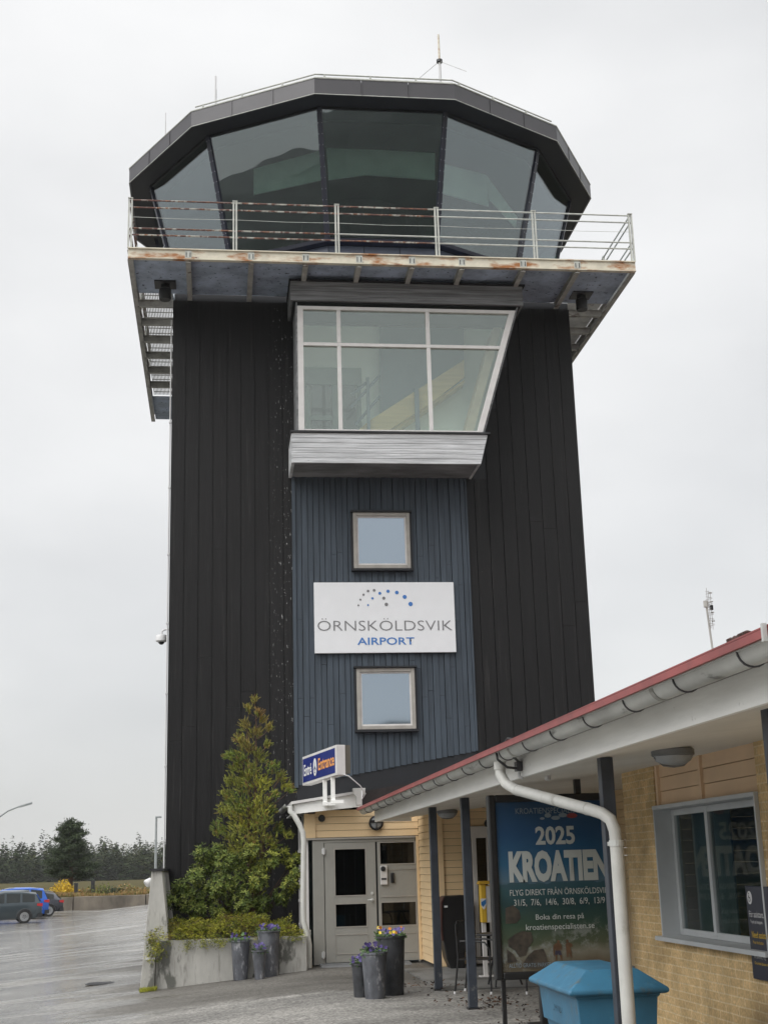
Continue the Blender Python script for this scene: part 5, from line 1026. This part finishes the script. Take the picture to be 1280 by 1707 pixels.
mb = MB(); mb.box((pX0 + .45, PY + .02, .06), (pX1 - .1, PY + .12, pz0 - .002)); mb.box((pX0 + .35, PY - .1, 0.0), (pX1, PY + .3, .058)); mb.build('stand', M['black_plastic'], t, bevel=.01)
mb = MB(); xx = z2(735, 100).x; mb.box((xx - .03, PY + .03, pz1 - .01), (xx + .03, PY + .1, sz(3.6))); mb.build('hanger', M['black_plastic'], t)
mb = MB(); mb.box((pX0 + .06, PY + .03, .0), (pX0 + .10, PY + .08, pz0 - .001)); mb.build('leg', M['black_plastic'], t)
# printed sheet: sky to sea to sand by height, foam and rocks by noise
pic = bpy.data.materials.new('printed sea poster'); pic.use_nodes = True; nt = pic.node_tree; b_ = nt.nodes['Principled BSDF']; n = nt.nodes.new; l = nt.links.new
tc = n('ShaderNodeTexCoord'); sx = n('ShaderNodeSeparateXYZ'); l(tc.outputs['Object'], sx.inputs[0]); zr_ = n('ShaderNodeMapRange'); zr_.inputs[1].default_value = pz0 + .07; zr_.inputs[2].default_value = pz1 - .07; l(sx.outputs[2], zr_.inputs[0])
nn = n('ShaderNodeTexNoise'); nn.inputs['Scale'].default_value = 5; nn.inputs['Detail'].default_value = 7; l(tc.outputs['Object'], nn.inputs['Vector'])
ma = n('ShaderNodeMath'); ma.operation = 'MULTIPLY_ADD'; l(nn.outputs[0], ma.inputs[0]); ma.inputs[1].default_value = .10; l(zr_.outputs[0], ma.inputs[2]); su = n('ShaderNodeMath'); su.operation = 'SUBTRACT'; l(ma.outputs[0], su.inputs[0]); su.inputs[1].default_value = .05
below = n('ShaderNodeMath'); below.operation = 'LESS_THAN'; l(zr_.outputs[0], below.inputs[0]); below.inputs[1].default_value = .515
pk = n('ShaderNodeMix'); l(below.outputs[0], pk.inputs[0]); l(zr_.outputs[0], pk.inputs[2]); l(su.outputs[0], pk.inputs[3])
cr = n('ShaderNodeValToRGB'); el_ = cr.color_ramp.elements; el_[0].position = 0; el_[0].color = (.10, .085, .06, 1); el_[1].position = 1; el_[1].color = (.008, .048, .115, 1)
for p_, c_ in ((.05, (.10, .085, .06)), (.11, (.16, .155, .125)), (.16, (.065, .08, .05)), (.26, (.03, .06, .04)), (.38, (.014, .045, .05)), (.47, (.022, .07, .085)), (.513, (.03, .075, .10)), (.52, (.07, .13, .18)), (.62, (.022, .095, .18)), (.80, (.010, .06, .15))): q = el_.new(p_); q.color = (*c_, 1)
l(pk.outputs[0], cr.inputs[0])
fo = n('ShaderNodeTexNoise'); fo.inputs['Scale'].default_value = 9; fo.inputs['Detail'].default_value = 9; fo.inputs['Roughness'].default_value = .7; l(tc.outputs['Object'], fo.inputs['Vector'])
dg_ = n('ShaderNodeMath'); dg_.operation = 'MULTIPLY_ADD'; l(sx.outputs[0], dg_.inputs[0]); dg_.inputs[1].default_value = -.25; dg_.inputs[2].default_value = .0
sb = n('ShaderNodeMath'); sb.operation = 'ADD'; l(sx.outputs[2], sb.inputs[0]); l(dg_.outputs[0], sb.inputs[1])
fr_ = n('ShaderNodeValToRGB'); fe = fr_.color_ramp.elements; fe[0].position = .62; fe[0].color = (0,) * 3 + (1,); fe[1].position = 1; fe[1].color = (0,) * 3 + (1,); q = fe.new(.78); q.color = (1, 1, 1, 1); q = fe.new(.9); q.color = (.6, .6, .6, 1); l(sb.outputs[0], fr_.inputs[0])
fm2 = n('ShaderNodeMapRange'); fm2.inputs[1].default_value = .48; fm2.inputs[2].default_value = .6; l(fo.outputs[0], fm2.inputs[0]); fmul = n('ShaderNodeMath'); fmul.operation = 'MULTIPLY'; l(fm2.outputs[0], fmul.inputs[0]); l(fr_.outputs[0], fmul.inputs[1])
mx = n('ShaderNodeMix'); mx.data_type = 'RGBA'; l(fmul.outputs[0], mx.inputs[0]); l(cr.outputs[0], mx.inputs[6]); mx.inputs[7].default_value = (.20, .22, .21, 1); l(mx.outputs[2], b_.inputs['Base Color']); b_.inputs['Roughness'].default_value = .25
mb = MB(); mb.box((pX0 + fw, PY + .03, pz0 + fw), (pX1 - fw, PY + .036, pz1 - fw)); PS = mb.build('poster_sheet', pic, t)
PF = PY + .026
def pt(s, xa, xb, yb, yt, m, bold=0, name='lettering'):
    a, b, c_ = z2(xa, yb, PF), z2(xb, yb, PF), z2(xa, yt, PF); b.z = a.z; lettering(s, a, b, Vector((0, 0, c_.z - a.z)), m, PS, name, bold=bold)
tw = mat('printed white letters', (.40, .43, .42), .3, var=0); tw2 = mat('printed pale letters', (.17, .22, .26), .3, var=0)
pt('KROATIENSPECIALISTEN', 315, 790, 308, 268, tw2)
pt('2025', 450, 712, 508, 390, tw, .03); pt('KROATIEN', 275, 940, 750, 560, tw, .055)
pt('FLYG DIREKT FRÅN ÖRNSKÖLDSVIK', 278, 935, 853, 812, tw, .005); pt('31/5,  7/6,  14/6,  30/8,  6/9,  13/9', 305, 912, 920, 876, tw, .005)
pt('Boka din resa på', 450, 772, 1012, 975, tw, .005); pt('kroatienspecialisten.se', 385, 842, 1082, 1042, tw, .005); pt('ALLTID GRATIS PARKERING', 272, 600, 1333, 1305, tw2, .0)
mb = MB()
for x, y, a, b in ((493, 337, 16, 8), (530, 317, 22, 14), (582, 333, 30, 13), (630, 315, 30, 14), (480, 300, 0, 0)):
    if a: disc(mb, z2(x, y, PF - .002), a / 4 * 14.2 / F_PX, (1, 0, 0), (0, 0, 1), 18, b / 4 * 14.2 / F_PX)
mb.build('pebble_print', tw2, PS); mb = MB(); disc(mb, z2(690, 318, PF - .002), 36 / 4 * 14.2 / F_PX, (1, 0, 0), (0, 0, 1), 18, 16 / 4 * 14.2 / F_PX); mb.build('red_pebble_print', mat('printed dark red', (.22, .03, .03), .3), PS)
rock = mat('printed dark rocks', (.025, .022, .02), .35, var=.7, scale=14, col2=(.07, .058, .045))
mb = MB()
for poly in (((248, 935), (300, 915), (340, 950), (350, 1000), (320, 1035), (250, 1040)), ((262, 1150), (310, 1110), (360, 1088), (420, 1095), (432, 1150), (400, 1200), (385, 1250), (340, 1260), (310, 1215), (268, 1190)), ((370, 1300), (400, 1250), (440, 1215), (500, 1205), (520, 1250), (530, 1310), (500, 1340), (380, 1335)), ((258, 1210), (300, 1240), (330, 1290), (262, 1300))):
    mb.quad(*[z2(x, y, PF) for x, y in poly])
mb.build('rock_print', rock, PS)
skin = mat('printed tanned figure', (.10, .055, .03), .35, var=.2, scale=20); trunk_ = mat('printed dark shorts', (.03, .03, .055), .35)
mb = MB(); 
for poly in (((566, 1185), (580, 1172), (592, 1165), (610, 1166), (622, 1180), (624, 1215), (619, 1216), (615, 1195), (612, 1222), (582, 1222), (578, 1200), (575, 1255), (570, 1255), (566, 1215)), ((580, 1240), (594, 1243), (590, 1282), (582, 1282)), ((606, 1243), (622, 1236), (626, 1278), (618, 1278)), ((648, 1175), (660, 1162), (678, 1165), (697, 1178), (690, 1195), (682, 1192), (686, 1180), (680, 1200), (688, 1225), (690, 1262), (682, 1262), (670, 1228), (666, 1262), (658, 1262), (652, 1215))): mb.quad(*[z2(x, y, PF - .001) for x, y in poly])
for x, y in ((600, 1157), (659, 1152)): disc(mb, z2(x, y, PF - .001), 9 / 4 * 14.2 / F_PX, (1, 0, 0), (0, 0, 1), 12)
mb.build('bather_print', skin, PS); mb = MB(); mb.quad(*[z2(x, y, PF - .0015) for x, y in ((580, 1218), (614, 1218), (624, 1245), (606, 1248), (598, 1236), (592, 1248), (579, 1245))]); mb.build('shorts_print', trunk_, PS)
# ================================================================ sand bin
bl = mat('faded blue plastic', (.035, .15, .25), .5, var=.12, scale=3, bump=.15); overlay(bl, (.09, .27, .40), 4, .58, .8); overlay(bl, (.10, .11, .10), 7, .56, .72, stretch=(1, 1, .4)); overlay(bl, (.30, .38, .42), 40, .70, .74, stretch=(1, 3, .4))
bx0, bx1, by0, by1, bz = 2.70, 3.50, 10.72, 12.15, .69
t = thing('sand_bin', 'faded blue plastic sand bin with raised hipped lid in front of the poster', 'bin', ((bx0 + bx1) / 2, 11.3, 0))
def rect(i, z): return [(bx0 + i, by0 + i, z), (bx1 - i, by0 + i, z), (bx1 - i, by1 - i, z), (bx0 + i, by1 - i, z)]
mb = MB(); mb.loft([rect(.17, .02), rect(.12, .33), rect(.12, .34), rect(.095, .342), rect(.075, .60), rect(.06, .605), rect(.055, .645)]); mb.build('bin_body', bl, t, bevel=.012)
mb = MB(); mb.loft([rect(.02, .625), rect(0, .635), rect(.0, .665), rect(.05, .70), rect(.19, .80), rect(.22, .806)]); mb.build('lid', bl, t, bevel=.010)
a = on('X', bx0 + .085, 933, 1655); b = on('X', bx0 + .085, 949, 1662)
lettering('SAND', (bx0 + .082, 11.62, .44), (bx0 + .082, 11.33, .44), Vector((0.01, 0, .10)), mat('worn dark stencil', (.03, .06, .09), .7), t, bold=-.02)
# ================================================================ pots with pansies
pe = [mat('violet petals', (.12, .095, .27), .6, var=.2), mat('dark violet petals', (.05, .03, .14), .6, var=.2), mat('orange petals', (.65, .22, .02), .6, var=.2), mat('yellow petals', (.75, .55, .05), .6), mat('pansy leaves', (.06, .12, .03), .6, var=.3)]
soil = mat('potting soil', (.03, .022, .015), .95, bump=.5)
def pot(label, x, y, r0, r1, h, cols, seed, m):
    q = random.Random(seed); z0 = gz(x, y); y = min(y, 23.37 - r1) if y > 22 else y
    t = thing('flower_pot', label, 'flower pot', (x, y, z0), 'zinc pots planted with pansies')
    mb = MB(); mb.lathe((x, y, z0), [(r0, 0), (r0 * 1.01, .012), (r0 + (r1 - r0) * .5, h * .5), (r1, h - .03), (r1 + .012, h - .025), (r1 + .012, h), (r1 - .008, h), (r1 - .012, h - .05)], 28, cap=True); mb.build('pot', m, t, smooth=True)
    mb = MB(); mb.lathe((x, y, z0), [(r1 - .012, h - .05), (r1 - .014, h - .035)], 20); mb.build('soil', soil, t)
    LV = []; FL = []
    for _ in range(int(90 * (r1 / .15) ** 2) + 40):
        a = q.uniform(0, 2 * PI); rr = r1 * math.sqrt(q.random()) * 1.05; c = Vector((x + math.cos(a) * rr, y + math.sin(a) * rr, z0 + h - .04 + q.uniform(0, .09)))
        LV.append((c, (Vector((math.cos(a), math.sin(a), 0)) * .5 + rv(.7)).normalized(), rv(), .055, .026, 4))
    for _ in range(int(16 * (r1 / .15) ** 2) + 6):
        a = q.uniform(0, 2 * PI); rr = r1 * math.sqrt(q.random()); c = Vector((x + math.cos(a) * rr, y + math.sin(a) * rr - .01, z0 + h + q.uniform(.02, .11))); k = q.choice(cols)
        nn = (Vector((q.gauss(0, .4), -1, q.uniform(.0, .8)))).normalized(); e1 = nn.cross(Vector((0, 0, 1))).normalized(); e2 = e1.cross(nn)
        for j in range(5):
            aa = 2 * PI * j / 5 + .3; d = e1 * math.cos(aa) + e2 * math.sin(aa); FL.append((c, (d + nn * .25).normalized(), nn.cross(d).normalized(), .027, .026, k))
    leafmesh('leaves', pe, t, LV); leafmesh('blossom', pe, t, FL)
zd = mat('dark zinc pot', (.045, .047, .052), .5, metal=.2, var=.3, scale=6); overlay(zd, (.2, .2, .2), 7, .62, .72, stretch=(1, 1, .3))
def gp(px, py):     # foot of a pot: the line of sight meets the (sloping) ground
    p = on('Z', 0, px, py)
    for _ in range(6): p = on('Z', gz(p.x, p.y), px, py)
    return p
for px, py, r0, r1, h, cols, lb, m in ((401, 1634, .115, .155, .62, (1, 4), 'tall zinc pot with few flowers, left of the three by the planter', M['zinc']), (433, 1634, .075, .115, .45, (0, 1), 'smallest zinc pot with violet pansies in front of the planter', M['zinc']), (446, 1624, .15, .185, .72, (0, 1, 1), 'largest zinc pot of the three standing against the planter', M['zinc']),
                                       (603, 1664, .09, .115, .42, (0, 1), 'smallest dark pot with violet pansies before the door', zd), (627, 1667, .125, .165, .57, (0, 1, 1), 'zinc pot with dark violet pansies between the small and the big one before the door', M['zinc']), (656, 1661, .155, .185, .74, (0, 2, 3, 0), 'large dark pot with orange and violet pansies before the door', zd)):
    p = gp(px, py - 1); pot(lb, p.x, p.y + r0, r0, r1, h, cols, int(px), m)
# ================================================================ concrete planter and its plants
t = thing('concrete_planter', 'long low concrete planter wall with damp dark streaks beside the porch', 'planter', (.25, 23.4, -.2))
mb = MB(); mb.box((-1.01, 23.4, -.4), (1.47, 23.53, .545)); mb.box((-1.0, 23.532, -.4), (-.88, TY - .08, .54)); mb.box((1.42, 23.532, -.2), (AX0 + .0, AY + .02, .55)); mb.build('wall', M['concrete'], t, bevel=.008)
mb = MB(); mb.box((-.87, 23.535, .2), (1.41, TY - .07, .44)); mb.build('soil', soil, t)
tg = [leafmat('thuja green', (.13, .17, .03)), leafmat('thuja olive', (.20, .215, .04)), leafmat('thuja bronze', (.24, .20, .05)), leafmat('thuja yellow green', (.32, .32, .045))]
t = thing('conifer_tree', 'tall slender conifer with yellow green sprays against the black tower boards', 'tree', (.62, 25.0, .44))
rq = random.Random(21); LV = []; mb = MB()
def z8(x, y, Y): return on('Y', Y, 220 + x / 3.01, 1140 + y / 3.01)
PX8 = 3.01 * F_PX / 25.6
for pts in (((615, 1180), (612, 800), (622, 420), (624, 200), (616, 75)), ((600, 1180), (585, 820), (590, 480), (578, 260), (585, 150)), ((630, 1100), (660, 760), (690, 560), (745, 470))):
    w3 = [z8(x, y, 25.0) for x, y in pts]; mb.tube(w3, [.045, .032, .018, .01, .004][:len(w3)], 6)
TH = [(615, 85, 17), (590, 130, 26), (640, 150, 22), (655, 185, 20), (690, 222, 24), (570, 215, 30), (545, 280, 32), (622, 255, 34), (680, 310, 22), (585, 320, 42), (500, 365, 26), (545, 385, 42), (640, 370, 38), (600, 440, 55), (520, 430, 36), (700, 425, 38), (742, 470, 32), (775, 522, 30), (560, 510, 60), (655, 505, 52), (500, 490, 32), (715, 560, 24), (480, 565, 38),
      (545, 600, 66), (640, 610, 60), (470, 640, 40), (560, 690, 72), (655, 690, 56), (440, 735, 44), (525, 765, 62), (620, 770, 64), (740, 735, 34), (700, 640, 26), (600, 850, 60), (520, 850, 50), (700, 800, 40), (780, 760, 26), (790, 540, 14), (480, 370, 14)]
for lx, ly, lr in TH:
    Y0_ = 25.0 + rq.uniform(-.25, .12) - .002 * ly * .2; c0 = z8(lx, ly, Y0_); r = lr / PX8 * .92
    trunkx = z8(615, ly, 25).x; st = Vector((trunkx + (c0.x - trunkx) * .1, 25, c0.z - abs(c0.x - trunkx) * .5 - .05)); mb.tube([st, st.lerp(c0, .6) - Vector((0, 0, .03)), c0], [.010, .007, .003], 4)
    tone = rq.choice((0, 0, 1, 1, 3)) if ly > 330 else rq.choice((1, 2, 1, 2, 4)); 
    for s in range(int(18 + 2500 * r * r)):
        d = rv(rq.random() ** .4); c = c0 + Vector((d.x * r, d.y * r * 1.1, d.z * r)); outw = (c - Vector((trunkx, 25.15, c.z - .25))).normalized()
        sp_ = (outw * .8 + rv(.7) + Vector((0, 0, .35))).normalized(); pl = sp_.cross(rv()).normalized(); L0 = rq.uniform(.06, .13)
        tn = tone if rq.random() < .7 else rq.randrange(5)
        for k in range(9):
            w_ = k / 9; sg = 1 if k % 2 else -1
            LV.append((c + sp_ * L0 * w_, (sp_ * .7 + pl * sg * .75).normalized(), (sp_.cross(pl).normalized() * .5 + pl * .5).normalized(), .038 * (1.15 - .6 * w_), .016, tn))
tg.append(leafmat('thuja brown tips', (.22, .14, .045)))
mb.build('trunk', bark, t); leafmesh('crown', tg, t, LV)
# rhododendron
rg = [leafmat('rhododendron leaf', (.085, .118, .022), .6), leafmat('rhododendron leaf dark', (.04, .06, .012), .6), leafmat('rhododendron leaf pale', (.15, .175, .04), .6), leafmat('rhododendron leaf yellow', (.20, .215, .035), .6)]
t = thing('rhododendron', 'broad evergreen bush with glossy oblong leaves at the foot of the conifer', 'bush', (.2, 24.5, .44)); LV = []; mb = MB()
RH = [(350, 850, 38), (420, 848, 44), (380, 910, 50), (470, 900, 52), (560, 890, 54), (325, 965, 46), (250, 1020, 40), (200, 1085, 36), (270, 1090, 52), (350, 1050, 54), (440, 1010, 62), (540, 1000, 62), (630, 985, 54), (700, 890, 44), (740, 855, 42), (800, 895, 40), (825, 950, 26), (790, 1005, 40), (755, 1060, 44), (330, 1125, 50), (440, 1110, 56), (560, 1095, 56), (650, 1100, 46), (600, 840, 36), (640, 920, 40), (830, 880, 22)]
for lx, ly, lr in RH:
    Y0_ = 24.45 + rq.uniform(-.15, .2); c0 = z8(lx, ly, Y0_); r = lr / PX8 * 1.02; mb.tube([(.3, 24.8, .45), ((c0.x + .3) / 2, 24.7, c0.z * .6), tuple(c0)], [.02, .012, .005], 5)
    yel = lx > 560 and ly < 1010
    for _ in range(int(12 + 1500 * r * r)):
        d = rv()
        if d.y > .3: d.y = -d.y
        c = c0 + Vector((d.x * r, d.y * r * 1.1, d.z * r)) * rq.uniform(.55, 1.1); ax = (d + Vector((0, 0, .4)) + rv(.35)).normalized(); e1 = ax.orthogonal().normalized(); e2 = ax.cross(e1); nl = rq.choice((5, 6, 7)); tone = rq.choice((0, 0, 1, 2)) if not yel else rq.choice((0, 3, 3, 2))
        for k in range(nl):
            aa = 2 * PI * k / nl + rq.uniform(-.3, .3); dr_ = e1 * math.cos(aa) + e2 * math.sin(aa)
            LV.append((c, (dr_ + ax * rq.uniform(-.1, .7)).normalized(), ax.cross(dr_).normalized(), rq.uniform(.055, .09), .026, tone if rq.random() < .75 else rq.randrange(3)))
mb.build('stem', bark, t); leafmesh('foliage', rg, t, LV)
# juniper carpet
jg = [leafmat('juniper green', (.19, .21, .03)), leafmat('juniper yellow green', (.36, .35, .045)), leafmat('juniper dark', (.05, .07, .018)), leafmat('juniper brown', (.17, .10, .04))]
t = thing('creeping_juniper', 'low yellow green juniper spilling over the left end of the concrete planter', 'shrub', (.1, 23.8, .44)); LV = []; mb = MB()
def mound(x): return .37 * max(0, 1 - ((x - .1) / 1.4) ** 4) + .05 * math.sin(x * 5) + .03 * math.sin(x * 13)
for i in range(520):
    x = rq.uniform(-1.08, 1.38); y = rq.uniform(23.36, 24.4); z = .46 + mound(x) * (1 if y > 23.55 else .6) * rq.uniform(.5, 1.08)
    if y < 23.42: z = .50 + rq.uniform(0, .07)
    if x < -.90: tz = .80 - (-.90 - x) * 1.35; z = tz - rq.random() ** 1.6 * (tz - .26) * .95; y = rq.uniform(23.2, 23.42)
    if y < 23.5 and -.98 < x and rq.random() < .45: y = 23.5
    dr_ = Vector((rq.gauss(0, .8) + (-.5 if x < -.7 else 0), -1 if y < 23.9 else rq.gauss(0, 1), rq.uniform(-.25, .35) - (.3 if y < 23.42 else 0))).normalized()
    ln = rq.uniform(.10, .24); st = Vector((x, y, z)); mb.tube([st, st + dr_ * ln], [.004, .002], 3); tone = rq.choice((0, 0, 1, 1, 2)) if rq.random() < .93 else 3
    for k in range(58):
        u = rq.random(); s_ = rv(); c = st + dr_ * ln * u + s_ * .045
        LV.append((c, (dr_ + s_ * .8).normalized(), rv(), .042, .011, tone if rq.random() < .75 else rq.randrange(3)))
for x, y, z in ((.42, 23.36, .40), (.40, 23.35, .30), (.45, 23.35, .48), (-.5, 23.36, .47), (-.2, 23.36, .5), (0, 23.37, .5)):
    for k in range(160): LV.append((Vector((x, y, z)) + Vector((rq.gauss(0, .05), rq.uniform(-.05, .02), rq.gauss(0, .05))), rv(), rv(), .04, .011, rq.choice((0, 1, 2))))
mb.build('stem', bark, t); leafmesh('foliage', jg, t, LV)
LV = []
for _ in range(900): x = rq.uniform(-1.25, -.98); LV.append((Vector((x, 23.25 + rq.gauss(0, .05), gz(x, 0))), Vector((rq.gauss(0, .3), rq.gauss(0, .3), 1)).normalized(), rv(), rq.uniform(.03, .09), .008, rq.choice((0, 1))))
leafmesh('grass', jg, None, LV, kind='stuff')['label'] = 'tuft of moss and grass at the foot of the planter corner'
# ================================================================ under the canopy: cabinet, seats, letter box
t = thing('black_cabinet', 'tall black cabinet with a cut off left corner beside the second post from the door', 'cabinet', (3.95, 22.4, 0))
def cb(x, y, Y=22.35): return on('Y', Y, 460 + x / 3.367, 1200 + y / 3.367)
mb = MB(); mb.prism([cb(x, y) for x, y in ((945, 990), (1060, 983), (1062, 1395), (985, 1400), (958, 1340), (930, 1190), (930, 1025))], (0, .4, 0)); mb.build('body', M['black_plastic'], t, bevel=.02)
mb = MB(); mb.prism([cb(x, y, 22.33) for x, y in ((938, 995), (946, 993), (934, 1028), (934, 1180), (941, 1240), (932, 1240), (926, 1180), (926, 1024))], (0, .38, 0)); mb.build('edge_strip', mat('dark red brown edge', (.05, .018, .015), .5), t)
mb = MB(); a, b = cb(944, 1043, 22.345), cb(962, 1053, 22.345); mb.box((a.x, 22.335, b.z), (b.x, 22.348, a.z)); mb.build('label_tag', M['text_white'], t)
ch = mat('black steel tube', (.012, .012, .013), .4)
def chair(label, x, y, rot):
    t = thing('garden_chair', label, 'chair', (x, y, 0), 'black tube chairs behind the poster'); ca, sa = math.cos(rot), math.sin(rot)
    def Q(u, v, z): return Vector((x + u * ca - v * sa, y + u * sa + v * ca, z))
    for u, v in ((-.24, -.22), (.24, -.22)):
        mb = MB(); mb.tube([Q(u, v, .02), Q(u, v, .55), Q(u, v + .06, .64), Q(u, v + .2, .66), Q(u, v + .4, .66)], .012, 8); mb.build('leg', ch, t, smooth=True); mb = MB(); mb.tube([Q(u, v, .001), Q(u, v, .035)], .016, 8); mb.build('foot_cap', M['white_trim'], t)
    for u in (-.22, .22):
        mb = MB(); mb.tube([Q(u, .28, .02), Q(u, .22, .45), Q(u, .24, .86)], .012, 8); mb.build('leg', ch, t, smooth=True); mb = MB(); mb.tube([Q(u, .284, .001), Q(u, .28, .035)], .016, 8); mb.build('foot_cap', M['white_trim'], t)
    mb = MB(); mb.tube([Q(-.22, .24, .84), Q(-.12, .25, .90), Q(.12, .25, .90), Q(.22, .24, .84)], .012, 8); mb.tube([Q(-.24, -.2, .42), Q(.24, -.2, .42)], .011, 8)
    for k in range(9): u = -.19 + k * .0475; mb.box(Q(u, .235, .5), Q(u, .245, .88) + Vector((.02, 0, 0)))
    mb.build('backrest', ch, t)
    mb = MB()
    for k in range(9): v = -.2 + k * .05; mb.hexa([Q(-.23, v, .42), Q(.23, v, .42), Q(.23, v + .042, .42), Q(-.23, v + .042, .42)], [Q(-.23, v, .432), Q(.23, v, .432), Q(.23, v + .042, .432), Q(-.23, v + .042, .432)])
    mb.build('seat', ch, t)
chair('black tube garden chair with woven seat between the posts', 3.42, 18.3, math.radians(62)); chair('black tube garden chair half hidden behind the poster frame', 4.25, 17.9, math.radians(-30))
t = thing('garden_table', 'small round black table between the two garden chairs', 'table', (3.85, 19.0, 0)); mb = MB(); mb.lathe((3.85, 19.0, .68), [(.33, 0), (.34, .012), (.33, .025)], 28); mb.build('tabletop', ch, t)
for a in (0, 2.1, 4.2): mb = MB(); mb.tube([(3.85 + .05 * math.cos(a), 19 + .05 * math.sin(a), .675), (3.85 + .28 * math.cos(a), 19 + .28 * math.sin(a), .02)], .013, 8); mb.build('leg', ch, t)
# letter box
LY = 20.5; c0, c1 = at(799.5, 1474, LY), at(812, 1538, LY); t = thing('letter_box', 'yellow letter box with blue and white shield on a white stand', 'letter box', ((c0.x + c1.x) / 2, LY + .1, 0))
yl = mat('letter box yellow', (.66, .42, .04), .4, var=.05)
mb = MB(); mb.box((c0.x + .01, LY, c1.z), (c1.x, LY + .16, c0.z)); mb.box((c1.x + .002, LY + .01, c1.z), (c1.x + .08, LY + .15, c0.z - .02)); mb.build('box', yl, t, bevel=.01)
mb = MB(); mb.box((c1.x + .003, LY + .004, c1.z + .002), (c1.x + .082, LY + .009, c0.z - .03)); mb.build('side_panel', M['frame_white'], t)
mb = MB(); mb.hexa([(c0.x - .02, LY - .03, c0.z + .0), (c1.x + .09, LY - .03, c0.z), (c1.x + .09, LY + .18, c0.z), (c0.x - .02, LY + .18, c0.z)], [(c0.x + .0, LY - .01, c0.z + .045), (c1.x + .08, LY - .01, c0.z + .045), (c1.x + .08, LY + .16, c0.z + .045), (c0.x, LY + .16, c0.z + .045)]); mb.build('lid', mat('letter box lid', (.55, .33, .03), .45), t)
mb = MB(); cx_, cz_ = (c0.x + c1.x) / 2, c1.z + (c0.z - c1.z) * .48; mb.quad(*[(cx_ + a * .01, LY - .004, cz_ + b * .01) for a, b in ((-4.5, 8), (4.5, 8), (4.5, 0), (2.5, -5), (0, -8), (-2.5, -5), (-4.5, 0))]); mb.build('shield', M['text_white'], t)
mb = MB(); mb.quad(*[(cx_ + a * .01, LY - .006, cz_ + b * .01) for a, b in ((-3.5, 3), (3.8, 7), (3.8, 1), (-1, -4), (-3.5, -1))]); mb.build('shield_mark', mat('shield blue', (.03, .16, .40), .4), t)
mb = MB(); mb.box((cx_ - .03, LY + .04, .02), (cx_ + .03, LY + .1, c1.z - .002)); mb.box((cx_ - .09, LY - .02, .018), (cx_ + .13, LY + .17, .03)); mb.build('stand', M['frame_white'], t)
# dead leaves and puddle grit under the canopy
LV = []; lm = [mat('dead leaf brown', (.09, .05, .03), .8, var=.3), mat('dead leaf dark', (.03, .022, .018), .8)]
for _ in range(420):
    x, y = rq.choice(((3.25, 16.6), (3.45, 14.4), (3.3, 17.1), (2.9, 19.3), (4.2, 14.6))); x += rq.gauss(0, .28); y += rq.gauss(0, .5)
    LV.append((Vector((x, y, .012 if y < 18.7 else .03)), Vector((rq.gauss(0, 1), rq.gauss(0, 1), .25)).normalized(), rv(), .05, .03, rq.randrange(2)))
leafmesh('leaf_litter', lm, None, LV, kind='stuff')['label'] = 'scattered dead leaves on the ground below the poster display'
# drain cover in the lot
p = gp(170, 1640); t = thing('drain_cover', 'dark round drain cover in the wet asphalt left of the planter', 'drain cover', (p.x, p.y, gz(p.x, p.y))); mb = MB(); mb.lathe((p.x, p.y, gz(p.x, p.y)), [(.30, .0), (.30, .012), (.26, .014)], 28); mb.build('rim', M['dark_metal'], t)
mb = MB()
for k in range(9): v = -.22 + k * .052; w_ = math.sqrt(max(.0, .25 ** 2 - v * v)); mb.box((p.x - w_, p.y + v, gz(p.x, 0) + .014), (p.x + w_, p.y + v + .03, gz(p.x, 0) + .02))
mb.build('grate', M['dark_metal'], t)

# ================================================================ haze over the airfield
hz = bpy.data.materials.new('thin rain haze'); hz.use_nodes = True; nt = hz.node_tree; nt.nodes.clear()
pv = nt.nodes.new('ShaderNodeVolumePrincipled'); pv.inputs['Color'].default_value = (.95, .95, .94, 1); pv.inputs['Density'].default_value = .0002; pv.inputs['Anisotropy'].default_value = .2
ho = nt.nodes.new('ShaderNodeOutputMaterial'); nt.links.new(pv.outputs[0], ho.inputs['Volume'])
mb = MB(); mb.box((-905, -905, -2.0), (905, 1205, 40)); tag(mb.build('haze', hz, None), 'thin rain haze in the air', None, None, 'stuff')
